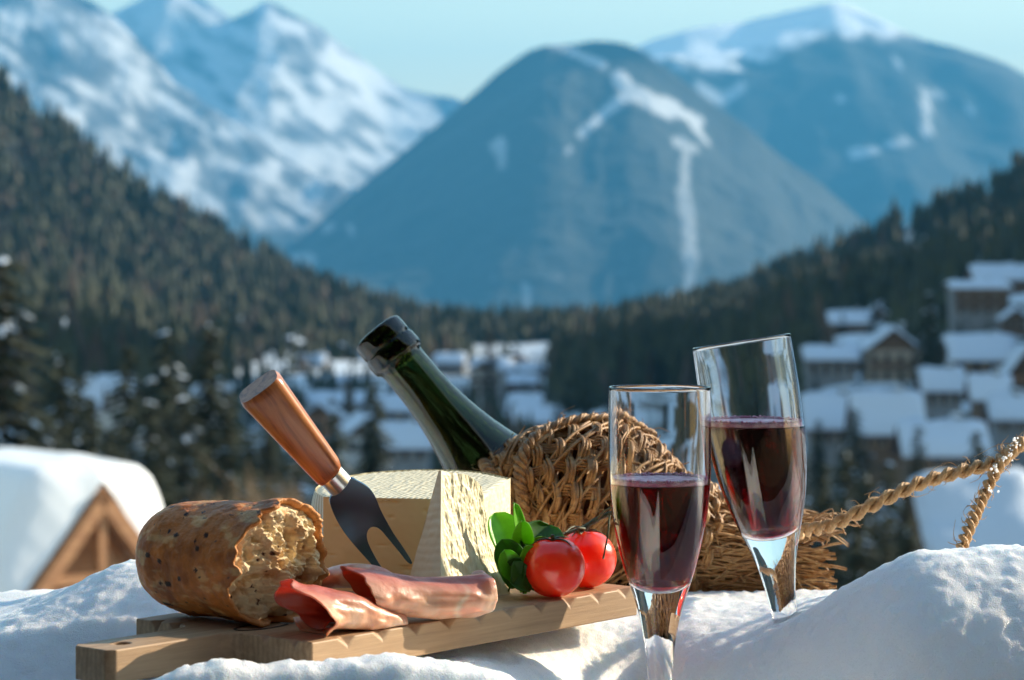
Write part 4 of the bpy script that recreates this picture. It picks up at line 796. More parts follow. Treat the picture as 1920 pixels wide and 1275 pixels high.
# ------------------------------------------------------------------ ham rolls
M_ham = principled('cured_ham', (0.6, 0.2, 0.15), 0.38, Subsurface_Weight=0.5, Subsurface_Radius=(0.006, 0.0022, 0.0014), Subsurface_Scale=1.0, Coat_Weight=0.12, Coat_Roughness=0.2)
v = coords(M_ham); n = noise(M_ham, coords(M_ham, (60, 160, 160)), 1.0, 6, 0.6, 0.5); L(M_ham, mixc(M_ham, 0.45, attr(M_ham), ramp(M_ham, n, [(0.35, (0.90, 0.82, 0.78)), (0.5, (1.0, 0.97, 0.94)), (0.66, (1.08, 1.1, 1.1))]), 'MULTIPLY'), bsdf(M_ham).inputs['Base Color']); L(M_ham, bump(M_ham, noise(M_ham, v, 330, 5, 0.6), 0.35, 0.0008, bump(M_ham, n, 0.4, 0.0012)), bsdf(M_ham).inputs['Normal'])
def ham_roll(path, r0, r1, flat0, flat1, turns, seed, label, lean, th0=-1.9, flare=0.0, fat=()):
    """a thin slice curled into a tube: spiral cross-section swept along a path"""
    nu, nv = 110, 150; C_ = catmull([np.array(p) for p in path], nu); t = np.gradient(C_, axis=0); t /= np.linalg.norm(t, axis=1)[:, None]; side = np.cross(t, [0, 0, 1.0]); side /= np.linalg.norm(side, axis=1)[:, None]; up = np.cross(side, t)
    u = np.linspace(0, 1, nu); a = th0 + np.linspace(0, 1, nv) * turns * 2 * math.pi; s = np.linspace(0, 1, nv); rb = (r0 * (1 - u) + r1 * u)[:, None]
    rb = rb * (1 + 0.10 * np.sin(u * 7 + seed))[:, None]; sp = 1.0 - 0.34 * s[None, :] ** 1.2; q = np.stack([u[:, None] * 4 + 0 * s, np.cos(a)[None] * 1.3 + 0 * u[:, None], np.sin(a)[None] * 1.3 + 0 * u[:, None]], -1)
    rr = rb * sp * (1 + 0.20 * fbm(q, 2, seed)) ; fl = (flat0 * (1 - u) + flat1 * u)[:, None]
    pts = C_[:, None] + side[:, None] * (rr * np.cos(a)[None])[..., None] + up[:, None] * (rr * fl * np.sin(a)[None])[..., None]
    e = (0.0035 * fbm(np.stack([np.cos(a) * 1.5, np.sin(a) * 1.5, a * 0], -1), 2, seed + 4))[None, :] * ((1 - u)[:, None] ** 3) - flare * ((1 - u)[:, None] ** 4) * np.sin(a)[None]
    pts = pts + t[:, None] * (e * 2.2)[..., None]; pts[..., 2] = np.maximum(pts[..., 2], 0.0006 + 0.0012 * s[None, :])
    f = fbm(np.stack([u[:, None] * 5 + 0 * s, s[None] * 5 + 0 * u[:, None], u[:, None] * 0 + 0 * s], -1), 4, seed + 20)
    leanc = np.array(lean); fatc = np.array([0.86, 0.58, 0.42]); wf = sstep(0.1, 0.5, f) * 0.35
    for (c0, wd, st) in fat: wf = np.maximum(wf, st * np.exp(-((u[:, None] - c0 - 0.03 * np.sin(3 * a)[None]) / wd) ** 2))
    wf = np.maximum(wf, 0.8 * sstep(0.06, 0.0, s)[None] + 0 * u[:, None]); c = leanc + (fatc - leanc) * wf[..., None]; c = c * (0.86 + 0.22 * fbm(np.stack([u[:, None] * 20 + 0 * s, s[None] * 6 + 0 * u[:, None], u[:, None] * 0 + 0 * s], -1), 3, seed + 30))[..., None]
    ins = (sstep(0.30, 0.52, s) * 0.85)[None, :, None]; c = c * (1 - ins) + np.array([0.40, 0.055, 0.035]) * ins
    o = obj('ham_roll', pts.reshape(-1, 3), grid_faces(nu, nv), M_ham, cols=np.clip(c, 0, 1).reshape(-1, 3)); so = o.modifiers.new('s', 'SOLIDIFY'); so.thickness = 0.0008; so.offset = 0; tag(o, label, 'ham', 'rolled ham slices on the board'); return o
ham_roll([P(568, 1136, 1.066), P(620, 1140, 1.076), P(680, 1150, 1.090), P(742, 1164, 1.104)], 0.0205, 0.0088, 0.66, 0.55, 1.22, 3, 'front ham roll with its dark open mouth toward the bread', (0.80, 0.34, 0.20), th0=-2.6, flare=0.004, fat=((0.42, 0.10, 0.5), (0.9, 0.1, 0.6)))
ham_roll([P(672, 1110, 1.098), P(730, 1113, 1.104), P(800, 1117, 1.112), P(870, 1117, 1.122), P(908, 1112, 1.128)], 0.0165, 0.0120, 0.74, 0.80, 1.22, 8, 'longer ham roll with a white fat stripe in front of the cheese wedge', (0.80, 0.34, 0.21), th0=-2.6, flare=0.003, fat=((0.66, 0.022, 1.0), (1.0, 0.18, 0.75)))
# closing fold of fat at the right end, and a flat slice under the rolls
def fold(path, wd, hgt, label, lean, seed, fatw):
    nu, nv = 80, 40; C_ = catmull([np.array(p) for p in path], nu); u = np.linspace(0, 1, nu); a = np.linspace(0, 2 * math.pi, nv, endpoint=False); t = np.gradient(C_, axis=0); t /= np.linalg.norm(t, axis=1)[:, None]; side = np.cross(t, [0, 0, 1.0]); side /= np.linalg.norm(side, axis=1)[:, None]
    env = np.power(np.clip(np.sin(np.pi * (0.04 + 0.92 * u)), 0, 1), 0.35); r1 = wd * env[:, None] * (1 + 0.15 * fbm(np.stack([u[:, None] * 3 + 0 * a, np.cos(a)[None] + 0 * u[:, None], np.sin(a)[None] + 0 * u[:, None]], -1), 3, seed))
    pts = C_[:, None] + side[:, None] * (r1 * np.cos(a)[None])[..., None]; pts[..., 2] += (r1 * hgt / wd * np.sin(a)[None]); pts[..., 2] = np.maximum(pts[..., 2], 0.0005)
    f = sstep(-0.1, 0.3, fbm(pts / 0.008, 3, seed)) * fatw; c = np.array(lean) + (np.array([0.88, 0.64, 0.50]) - np.array(lean)) * f[..., None]
    o = obj('ham_slice', pts.reshape(-1, 3), grid_faces(nu, nv, False, True) + [tuple(range(nv))[::-1], tuple((nu - 1) * nv + k for k in range(nv))], M_ham, cols=c.reshape(-1, 3)); tag(o, label, 'ham', 'ham slices on the board'); return o
fold([P(872, 1128, 1.122), P(893, 1100, 1.128), P(900, 1084, 1.132)], 0.0060, 0.0060, 'pale fatty fold closing the right end of the longer ham roll', (0.78, 0.48, 0.36), 5, 0.9)
fold([P(590, 1090, 1.135), P(640, 1080, 1.135), P(700, 1084, 1.130), P(745, 1096, 1.126)], 0.0100, 0.0060, 'pink ham slice lying against the foot of the cheese block', (0.66, 0.25, 0.18), 9, 0.7)

# ------------------------------------------------------------------ tomatoes on their vine
M_tom = principled('tomato_skin', (0.80, 0.03, 0.010), 0.26, Subsurface_Weight=0.85, Subsurface_Radius=(0.020, 0.0022, 0.0010), Subsurface_Scale=1.0, Coat_Weight=0.25, Coat_Roughness=0.12)
v = coords(M_tom); L(M_tom, ramp(M_tom, noise(M_tom, v, 90, 3, 0.5), [(0.3, (0.90, 0.035, 0.012)), (0.75, (0.98, 0.085, 0.022))]), bsdf(M_tom).inputs['Base Color']); L(M_tom, bump(M_tom, noise(M_tom, v, 45, 2, 0.5), 0.08, 0.002), bsdf(M_tom).inputs['Normal'])
M_stem = two_tone('vine_stem', (0.030, 0.045, 0.012), (0.08, 0.085, 0.03), 300, 0.6, bs=0.4, bd=0.0005)
def tomato(px, py, Z, r, tilt, label, stem):
    nu, nv = 60, 72; a = np.linspace(0, math.pi, nu); th = np.linspace(0, 2 * math.pi, nv, endpoint=False); A, T = np.meshgrid(a, th, indexing='ij')
    rr = r * (1 - 0.13 * np.exp(-(A / 0.30) ** 2) * (1 + 0.25 * np.cos(5 * T)) - 0.03 * np.exp(-((math.pi - A) / 0.3) ** 2)) * (1 + 0.012 * np.cos(2 * T + 1) + 0.008 * np.cos(5 * T) * np.sin(A))
    v = np.stack([rr * np.sin(A) * np.cos(T), rr * np.sin(A) * np.sin(T), rr * np.cos(A) * 0.97], -1).reshape(-1, 3)
    x, y = (px - 960) / F * Z, Z; t = empty('tomato', (x, y, r * 0.965), tilt); tag(t, label, 'tomato', 'tomatoes on the board'); obj('flesh', v, grid_faces(nu, nv, False, True), M_tom, t)
    mb = MB(); top = 0.86 * r
    for k in range(5):
        an = k * 1.257 + 0.4; d = np.array([math.cos(an), math.sin(an), 0]); p = [np.array([0, 0, top]), d * r * 0.22 + [0, 0, r * 0.93], d * r * 0.50 + [0, 0, r * (0.88 + 0.05 * (k % 2))], d * r * (0.74) + [0, 0, r * (0.70 + 0.14 * (k % 3 == 0))]]
        if stem or k % 2 == 0: mb.tube(catmull(p, 10), [0.0009, 0.0011, 0.0011, 0.001, 0.0009, 0.0008, 0.0007, 0.0006, 0.0004, 0.0002], 6, flat=0.5)
    mb.tube([(0, 0, top), (0, 0, top + 0.003)], [0.0012, 0.0010], 8); mb.build('calyx', [M_stem], t); return t
tomato(1038, 1118, 1.196, 0.0160, (R(6), R(-4), 0.3), 'round red tomato in front, at the board edge beside the salad leaves', False)
tomato(1099, 1100, 1.232, 0.0158, (R(-6), R(10), 1.1), 'red tomato with the vine stem, behind the first and beside the front glass', True)
mb = MB()
def rt(pts, r0, r1, n=14):
    c = catmull([np.array(P(*p)) for p in pts], n); mb.tube(c, np.linspace(r0, r1, n) * (1 + 0.15 * np.sin(np.arange(n) * 2.1)), 7)
rt([(1160, 957, 1.236), (1130, 968, 1.234), (1103, 984, 1.230), (1085, 1000, 1.226)], 0.0013, 0.0016); rt([(1103, 986, 1.230), (1070, 997, 1.222), (1040, 1008, 1.212), (1034, 1020, 1.208)], 0.0011, 0.0006)
rt([(1143, 963, 1.215), (1140, 1000, 1.210), (1131, 1048, 1.209)], 0.0006, 0.0005); rt([(1120, 973, 1.230), (1135, 958, 1.226), (1150, 950, 1.222)], 0.0008, 0.0005); rt([(1098, 992, 1.228), (1075, 988, 1.215), (1060, 998, 1.205)], 0.0009, 0.0003)
vo = mb.build('tomato_vine', [M_stem]); tag(vo, 'dark green tomato vine stalk running from the back tomato to the front glass', 'vine')

# ------------------------------------------------------------------ salad leaves
M_leaf = principled('leaf_dark', (0.045, 0.13, 0.02), 0.35, Transmission_Weight=0.0, Subsurface_Weight=0.0)
def leafmat(name, c1, c2, tr):
    m = principled(name, c1, 0.38); nt_ = m.node_tree; b = bsdf(m); v = coords(m); n = noise(m, v, 160, 4, 0.6); cc_ = ramp(m, n, [(0.3, c1), (0.7, c2)]); L(m, cc_, b.inputs['Base Color']); L(m, bump(m, n, 0.3, 0.0008), b.inputs['Normal'])
    t = N(m, 'ShaderNodeBsdfTranslucent'); L(m, mixc(m, 0.5, cc_, tr), t.inputs[0]); mx = N(m, 'ShaderNodeMixShader'); mx.inputs[0].default_value = 0.45; out_ = [q for q in nt_.nodes if q.type == 'OUTPUT_MATERIAL'][0]; L(m, b.outputs[0], mx.inputs[1]); L(m, t.outputs[0], mx.inputs[2]); L(m, mx.outputs[0], out_.inputs[0]); return m
M_leafd = leafmat('leaf_dark_green', (0.035, 0.13, 0.018), (0.065, 0.21, 0.03), (0.16, 0.48, 0.04)); M_leafl = leafmat('leaf_light_green', (0.12, 0.34, 0.02), (0.20, 0.50, 0.04), (0.40, 0.95, 0.05))
sal = empty('salad_sprig', tuple(G(985, 1105))); tag(sal, 'bunch of green salad leaves standing between the wedge and the tomatoes', 'salad'); bpy.context.view_layer.update(); so_ = np.array(sal.location)
def leaf(base, tip, wd, bend, face, m, cup=0.3):
    """paddle leaf from stalk base to tip; face: which way its upper side looks"""
    p0, p1 = np.array(P(*base)), np.array(P(*tip)); d = p1 - p0; Ll = np.linalg.norm(d); d /= Ll; n = np.array(face, float); n -= d * n.dot(d); n /= np.linalg.norm(n); s = np.cross(d, n); nu, nv = 26, 13; u = np.linspace(0, 1, nu); c = np.linspace(-1, 1, nv)
    wp = wd * (0.09 + 0.91 * np.power(np.clip(np.sin(np.pi * np.clip((u - 0.12) / 0.90, 0, 1) ** 1.15), 0, 1), 0.62) * (u > 0.12)); wp[-1] = wd * 0.05
    v = p0 + d * (u * Ll)[:, None, None] + s * (wp[:, None] * c[None])[..., None] + n * ((bend * Ll * np.sin(u * math.pi))[:, None] + cup * (wp[:, None] * (c[None] ** 2)) + 0.0006 * np.abs(c)[None] ** 0.5 + 0.04 * wd * np.sin(u * 14)[:, None] * c[None] ** 2)[..., None]
    o = obj('leaf', v.reshape(-1, 3) - so_, grid_faces(nu, nv), m, sal); q = o.modifiers.new('s', 'SOLIDIFY'); q.thickness = 0.0004; return o
fr_ = (0.35, -1, 0.15)
leaf((975, 1092, 1.212), (962, 942, 1.205), 0.0050, 0.05, (0.75, -0.65, 0.1), M_leafl); leaf((985, 1085, 1.205), (978, 975, 1.195), 0.0062, -0.10, (0.3, -1, 0), M_leafl); leaf((990, 1075, 1.200), (1030, 985, 1.215), 0.0115, 0.08, (0.1, -0.8, 0.6), M_leafd, 0.5)
leaf((972, 1090, 1.222), (926, 962, 1.228), 0.0105, 0.12, (0.4, -1, 0.3), M_leafl, 0.4); leaf((975, 1080, 1.205), (940, 1010, 1.198), 0.0080, 0.10, (-0.2, -1, 0.4), M_leafd); leaf((992, 1080, 1.210), (1022, 1005, 1.208), 0.0085, 0.05, (0.3, -1, 0.3), M_leafl)
leaf((968, 1098, 1.195), (945, 1030, 1.190), 0.0062, 0.06, (0.2, -1, 0), M_leafl); leaf((980, 1112, 1.195), (962, 1052, 1.186), 0.0060, 0.08, (0.5, -1, 0.1), M_leafd); leaf((955, 1108, 1.200), (978, 1045, 1.188), 0.0062, 0.05, (-0.3, -1, 0.1), M_leafd); leaf((1000, 1108, 1.190), (955, 1092, 1.185), 0.0058, 0.08, (0, -0.7, 0.7), M_leafd)
leaf((985, 1100, 1.205), (985, 1020, 1.190), 0.0068, 0.03, (0.5, -1, 0.2), M_leafl); leaf((1000, 1100, 1.215), (1012, 1040, 1.222), 0.0080, 0.03, (0, -1, 0.4), M_leafd); leaf((960, 1100, 1.215), (940, 1050, 1.215), 0.0070, 0.03, (0, -1, 0.2), M_leafd)
mb = MB()
for bx, by, bz, ex, ey, ez in ((985, 1112, 1.205, 978, 1060, 1.200), (978, 1110, 1.208, 972, 1065, 1.205), (990, 1110, 1.203, 1000, 1070, 1.205)): mb.tube([np.array(P(bx, by, bz)) - so_, np.array(P(ex, ey, ez)) - so_], [0.0011, 0.0008], 6)
mb.build('stalk', [M_leafl], sal)

# ------------------------------------------------------------------ bottle
M_green_glass = principled('bottle_glass', (0.16, 0.20, 0.03), 0.0, Transmission_Weight=1.0, IOR=1.5)
va = M_green_glass.node_tree.nodes.new('ShaderNodeVolumeAbsorption'); va.inputs['Color'].default_value = (0.34, 0.38, 0.02, 1); va.inputs['Density'].default_value = 680
bsdf(M_green_glass).inputs['Base Color'].default_value = (1, 1, 1, 1); L(M_green_glass, va.outputs[0], [q for q in M_green_glass.node_tree.nodes if q.type == 'OUTPUT_MATERIAL'][0].inputs['Volume'])
top = np.array(P(704, 620, 1.404)); bot = np.array(P(908, 866, 1.392)); ax_ = (bot - top) / np.linalg.norm(bot - top)
r_out = [(0.0110, 0.0), (0.0150, 0.0008), (0.0162, 0.003), (0.0164, 0.010), (0.0158, 0.0125), (0.0168, 0.0135), (0.0170, 0.020), (0.0164, 0.0225), (0.0146, 0.0245), (0.0143, 0.030), (0.0148, 0.050), (0.0166, 0.066), (0.0196, 0.082), (0.0240, 0.098), (0.0298, 0.114), (0.0352, 0.130), (0.0400, 0.150), (0.0418, 0.172), (0.0420, 0.200), (0.0420, 0.275), (0.0400, 0.284), (0.030, 0.287), (0.0, 0.280)]
r_in = [(0.0, 0.272), (0.028, 0.278), (0.0380, 0.272), (0.0385, 0.200), (0.0384, 0.172), (0.0364, 0.150), (0.0314, 0.130), (0.0260, 0.114), (0.0204, 0.098), (0.0162, 0.082), (0.0134, 0.066), (0.0116, 0.050), (0.0112, 0.030), (0.0106, 0.012), (0.0100, 0.003), (0.0105, 0.0005)]
def smoothprof(pr, n): c = catmull([(a, b, 0) for a, b in pr], n)[:, :2]; c[:, 0] = np.maximum(c[:, 0], 0); return c
o1 = smoothprof(r_out, 110); i1 = smoothprof(r_in, 80); o1[-1] = (0, 0.280); i1[0] = (0, 0.272)
prof = np.vstack([o1, [[0, 0]]])[:-1]
def closed_lathe(outer, inner, n=96):
    """outer from mouth to base centre, then inner from base centre back to mouth"""
    v1, f1 = lathe(outer, n); v2, f2 = lathe(inner, n); N1 = len(v1); f = [tuple(q) for q in f1] + [tuple(k + N1 for k in q) for q in f2]
    a0 = 0 if outer[0][0] > 1e-7 else None; last = len(v2) - n
    for k in range(n): k2 = (k + 1) % n; f.append((N1 + last + k, k, k2, N1 + last + k2))
    return v1 + v2, f
bottle = empty('wine_bottle', tuple(top)); bottle.rotation_euler = Vector(ax_).to_track_quat('Z', 'Y').to_euler(); tag(bottle, 'open dark green glass wine bottle leaning out of the straw basket', 'bottle')
v, f = closed_lathe(o1, i1); bo_ = obj('bottle_glass', v, f, M_green_glass, bottle); bmx = bmesh.new(); bmx.from_mesh(bo_.data); bmesh.ops.recalc_face_normals(bmx, faces=bmx.faces); bmx.to_mesh(bo_.data); bmx.free()
M_wine = principled('red_wine', (1, 1, 1), 0.0, Transmission_Weight=1.0, IOR=1.34)
va = M_wine.node_tree.nodes.new('ShaderNodeVolumeAbsorption'); va.inputs['Color'].default_value = (0.82, 0.002, 0.07, 1); va.inputs['Density'].default_value = 300; L(M_wine, va.outputs[0], [q for q in M_wine.node_tree.nodes if q.type == 'OUTPUT_MATERIAL'][0].inputs['Volume'])
# dark wine still inside the bottle's belly
wi = [(a + 0.0004, b) for a, b in i1 if a > 0] ; wi = [(0.0, 0.272)] + wi; 
def liquid(prof, n, M_, zlo, zhi, mat, name, parent, smooth=True):
    v, f = lathe(prof, n); bm = bmesh.new(); vs = [bm.verts.new(p) for p in v]
    for q in f: bm.faces.new([vs[k] for k in q])
    bm.transform(M_)          # to world orientation, level cuts
    for z, up in ((zhi, True), (zlo, False)):
        if z is None: continue
        r = bmesh.ops.bisect_plane(bm, geom=bm.verts[:] + bm.edges[:] + bm.faces[:], plane_co=(0, 0, z), plane_no=(0, 0, 1 if up else -1), clear_outer=True)
        ed = [e for e in bm.edges if e.is_boundary and all(abs(q.co.z - z) < 1e-6 for q in e.verts)]
        if ed: bmesh.ops.edgenet_fill(bm, edges=ed)
    bmesh.ops.recalc_face_normals(bm, faces=bm.faces); bm.transform(M_.inverted()); me = bpy.data.meshes.new(name); bm.to_mesh(me); bm.free(); me.materials.append(mat)
    for p in me.polygons: p.use_smooth = len(p.vertices) <= 4
    o = link(bpy.data.objects.new(name, me), parent); return o
bpy.context.view_layer.update()
pin = [(0.0, 0.0)] + [(a + 0.0004, b) for a, b in i1[::-1] if a > 0] + [(0.0, 0.272)]
liquid(pin, 64, bottle.matrix_world.copy(), None, float(P(900, 905, 1.37).z), M_wine, 'wine', bottle)

# ------------------------------------------------------------------ straw basket
M_straw = principled('straw', (0.35, 0.19, 0.08), 0.5)
v = coords(M_straw); n = noise(M_straw, v, 210, 5, 0.7); L(M_straw, ramp(M_straw, n, [(0.25, (0.13, 0.055, 0.02)), (0.5, (0.36, 0.185, 0.065)), (0.75, (0.58, 0.37, 0.16))]), bsdf(M_straw).inputs['Base Color']); L(M_straw, bump(M_straw, noise(M_straw, v, 900, 3, 0.6), 0.5, 0.0004), bsdf(M_straw).inputs['Normal'])
M_strawd = principled('straw_backing_dark', (0.07, 0.03, 0.012), 0.9)
BZ = 1.37; PXM = F / BZ
stations = [(938, 962, 74), (968, 948, 100), (1005, 942, 126), (1050, 945, 146), (1100, 955, 158), (1150, 967, 154), (1205, 985, 136), (1260, 1000, 112), (1310, 1018, 96), (1365, 1030, 86), (1420, 1040, 82), (1480, 1052, 88), (1530, 1066, 97), (1568, 1082, 104)]
cc_ = np.array([[*P(a, b, BZ + 0.004 * k / 3), r / PXM] for k, (a, b, r) in enumerate(stations)]); p_ = np.vstack([2 * cc_[0] - cc_[1], cc_, 2 * cc_[-1] - cc_[-2]])
def bx(s):
    s = np.asarray(s, float); m = len(cc_) - 1; t = np.clip(s, 0, 0.99999) * m; i = t.astype(int); u = (t - i)[..., None]; a, b, c, d = p_[i], p_[i + 1], p_[i + 2], p_[i + 3]
    q = 0.5 * (2 * b + (c - a) * u + (2 * a - 5 * b + 4 * c - d) * u ** 2 + (3 * b - a - 3 * c + d) * u ** 3); dq = 0.5 * ((c - a) + 2 * (2 * a - 5 * b + 4 * c - d) * u + 3 * (3 * b - a - 3 * c + d) * u ** 2); t = dq[..., :3]; return q[..., :3], q[..., 3], t / np.linalg.norm(t, axis=-1, keepdims=True)
def bsurf(s, th, dr=0.0):
    c, r, t = bx(s); side = np.cross(t, np.array([0, 0, 1.0])); side /= np.linalg.norm(side, axis=-1, keepdims=True); up = np.cross(side, t); rr = (r + dr)[..., None]
    th = np.asarray(th); return c + side * rr * np.cos(th)[..., None] + up * rr * np.sin(th)[..., None]
basket = empty('straw_basket', tuple(P(1250, 1100, BZ))); tag(basket, 'woven straw basket lying in the snow, holding the bottle, its tail tied to the right', 'basket'); bo0 = np.array(basket.location)
mb = MB(); ss = np.linspace(0.01, 0.80, 50); tt = np.linspace(0, 2 * math.pi, 40, endpoint=False); S, T = np.meshgrid(ss, tt, indexing='ij'); mb.add(bsurf(S, T, -0.0045 + 0 * S).reshape(-1, 3) - bo0, grid_faces(50, 40, False, True)); mb.build('dark_backing', [M_strawd], basket)  # smooth dark backing sheet added inside to close the gaps between straws
rb_ = np.random.default_rng(17); NS = 18; wv_ = MB(); rows = 24; send = 0.62
for k in range(rows):          # rows of weavers: each a flat bundle of straws going over and under the stakes
    s0 = 0.035 + (send - 0.035) * k / (rows - 1)
    for q in range(4):
        th = np.linspace(0, 2 * math.pi, 150) + rb_.random() * 0.2; off = (q - 1.5) * 0.0050 + rb_.normal() * 0.0012; ph = math.pi * (k % 2)
        wob = 0.0045 * np.sin(th * NS / 2 + ph + 0.6) + 0.0030 * fbm(np.stack([th * 3, th * 0 + k, th * 0 + q], -1), 3, 5)
        dr = 0.0034 * np.sin(th * NS / 2 + ph) + 0.0008 * (2 - abs(q - 2)) + 0.0007 * rb_.normal() + 0.0010 * fbm(np.stack([th * 2, th * 0 + k * 3, th * 0 + q * 5], -1), 2, 8)
        s_ = s0 + off + wob + 0.010 * np.sin(th); wv_.tube(bsurf(np.clip(s_, 0.005, 1), th, dr) - bo0, 0.00105 * (0.8 + 0.4 * rb_.random()), 5, closed=False)
wv_.build('weave', [M_straw], basket)
st = MB()
for k in range(NS):            # stakes along the body, three straws each
    for q in range(4):
        th0 = 2 * math.pi * (k + 0.5) / NS + (q - 1.5) * 0.035; s_ = np.linspace(0.02, 0.68, 60); st.tube(bsurf(s_, th0 + 0.35 * s_ + 0.015 * np.sin(s_ * 40 + k), -0.0002 + 0.0016 * np.sin(s_ * 95 + math.pi * (k % 2)) + 0.0006 * q) - bo0, 0.0009, 5)
    # slanting over-strands that give the herringbone look
    for q in range(5):
        a0 = rb_.random() * 6.283; sa = rb_.uniform(0.03, 0.5); Lg = rb_.uniform(0.10, 0.2); u = np.linspace(0, 1, 26); st.tube(bsurf(sa + Lg * u, a0 + 1.15 * u, 0.0040 - 0.0062 * (2 * u - 1) ** 4) - bo0, 0.00095, 5)
st.build('stakes', [M_straw], basket)
tl = MB()
for k in range(620):           # the tail: straws drawn together and flaring again
    a0 = rb_.random() * 6.283; s0 = rb_.uniform(0.50, 0.70); s1 = rb_.uniform(0.86, 1.0) if rb_.random() < 0.8 else rb_.uniform(0.75, 0.95); s1 = s1 - 0.09 * (0.5 + 0.5 * math.sin(a0)) - 0.03 * rb_.random(); u = np.linspace(0, 1, 24); s_ = s0 + (s1 - s0) * u; dr = rb_.uniform(-0.003, 0.0035) - 0.004 * (u < 0.06); tw = rb_.normal() * 0.35 + 0.5
    tl.tube(bsurf(s_, a0 + tw * u + 0.06 * np.sin(u * 9 + k), dr + 0.0012 * np.sin(u * 7 + k)) - bo0, 0.00075 * (0.7 + 0.7 * rb_.random()), 4)
for k in range(46):            # loose loops and curls
    s0 = rb_.uniform(0.5, 0.98); a0 = rb_.uniform(0.2, 2.9) if k % 3 else rb_.random() * 6.28; base_ = bsurf(np.array([s0]), np.array([a0]), np.array([0.001]))[0]; sd_ = rb_.normal(size=3) * 0.010; e_ = bsurf(np.array([min(s0 + rb_.uniform(0.02, 0.12), 1)]), np.array([a0 + rb_.normal() * 0.5]), np.array([0.001]))[0]
    c0, _, _ = bx(np.array([s0])); outw = (base_ - c0[0]); outw /= np.linalg.norm(outw); tl.tube(catmull([base_, (base_ + e_) / 2 + outw * rb_.uniform(0.003, 0.010) + sd_ * 0.5, e_], 12) - bo0, 0.00045, 4)
tl.build('straw_tail', [M_straw], basket)
lo = MB()
for k in range(420):           # frayed ends all over the weave
    s0 = rb_.uniform(0.0, 0.66); a0 = rb_.random() * 6.283; u = np.linspace(0, 1, 5); Lg = rb_.uniform(0.01, 0.045); lo.tube(bsurf(np.clip(s0 + Lg * u * rb_.choice([-1, 1]), 0.003, 1), a0 + rb_.normal() * 0.3 * u, 0.003 + 0.006 * rb_.random() * u ** 2) - bo0, 0.00035, 3)
lo.build('frayed_straw', [M_straw], basket)
# braided rim around the opening and over the shoulder
def braid(path, R_, amp, strands, turns, name, parent, origin, mat, fibres=5, closed=False, nst=0.0, flat=0.8, seed=3):
    n = 260; C_ = catmull([np.array(p) for p in path], n); t = np.gradient(C_, axis=0); t /= np.linalg.norm(t, axis=1)[:, None]; side = np.cross(t, [0.12, 0.3, 1.0]); side /= np.linalg.norm(side, axis=1)[:, None]; up = np.cross(side, t); u = np.linspace(0, 1, n); mb = MB(); r = np.random.default_rng(seed)
    for k in range(strands):
        ph = u * turns * 2 * math.pi + 2 * math.pi * k / strands
        c = C_ + side * (amp * np.cos(ph))[:, None] + up * (amp * flat * np.sin(ph))[:, None]
        mb.tube(c, R_ * 0.86, 8)
        for q in range(fibres):
            p2 = ph * 1.0 + u * turns * 3.5 + q * 2 * math.pi / fibres; rr = R_ * 0.66; c2 = c + side * (rr * np.cos(p2))[:, None] + up * (rr * np.sin(p2))[:, None]; mb.tube(c2, R_ * 0.42 * (1 + 0.1 * np.sin(u * 90 + q)), 5)
    if nst:
        for k in range(int(nst)):
            i = r.integers(4, n - 5); d = r.normal(size=3); d -= t[i] * d.dot(t[i]); d /= np.linalg.norm(d); Lg = r.uniform(0.002, 0.0065); p0 = C_[i] + d * (amp + R_ * 0.6); cu = t[i] * r.normal() * Lg; mb.tube(catmull([p0 - d * 0.001, p0 + d * Lg * 0.6 + cu * 0.5, p0 + d * Lg * 0.8 + cu * 1.4], 7), np.linspace(0.00028, 0.00012, 7), 3)
    mb.v = [q - np.asarray(origin) for q in mb.v]; return mb.build(name, [mat], parent)
rim = [bsurf(np.array([0.015 + 0.02 * math.sin(a)]), np.array([a]), np.array([0.003]))[0] for a in np.linspace(-1.2, 5.1, 26)]
braid(rim, 0.0022, 0.0022, 3, 14, 'braided_rim', basket, bo0, M_straw, nst=110, seed=2)
sh = [bsurf(np.array([s]), np.array([a]), np.array([0.0045]))[0] for s, a in ((0.02, 3.6), (0.03, 3.0), (0.075, 2.5), (0.15, 2.15), (0.24, 1.9), (0.33, 1.7), (0.42, 1.55), (0.5, 1.5))]
sh = [bsurf(np.array([s]), np.array([a]), np.array([0.0045]))[0] for s, a in ((0.06, -0.9), (0.07, -0.3), (0.085, 0.3), (0.11, 0.8), (0.16, 1.2), (0.24, 1.45), (0.33, 1.55), (0.42, 1.6))]
braid(sh, 0.0021, 0.0022, 3, 8, 'shoulder_braid', basket, bo0, M_straw, nst=70, seed=4)
M_rope = principled('rope_fibre', (0.55, 0.33, 0.15), 0.55); v = coords(M_rope); n = noise(M_rope, v, 260, 5, 0.7); L(M_rope, ramp(M_rope, n, [(0.25, (0.30, 0.15, 0.055)), (0.55, (0.56, 0.33, 0.14)), (0.8, (0.72, 0.50, 0.26))]), bsdf(M_rope).inputs['Base Color']); L(M_rope, bump(M_rope, noise(M_rope, v, 1100, 3, 0.6), 0.5, 0.0004), bsdf(M_rope).inputs['Normal'])
rp = [P(1478, 1012, 1.335), P(1505, 996, 1.318), P(1560, 985, 1.30), P(1640, 945, 1.29), P(1720, 908, 1.29), P(1800, 884, 1.29), P(1868, 866, 1.295), P(1902, 842, 1.30), P(1965, 806, 1.31), P(2040, 790, 1.33), P(2120, 830, 1.36), P(2170, 930, 1.38), P(2190, 1080, 1.38)]
braid(rp, 0.0021, 0.0021, 2, 17, 'rope_handle', basket, bo0, M_rope, nst=150, flat=1.0, seed=6)
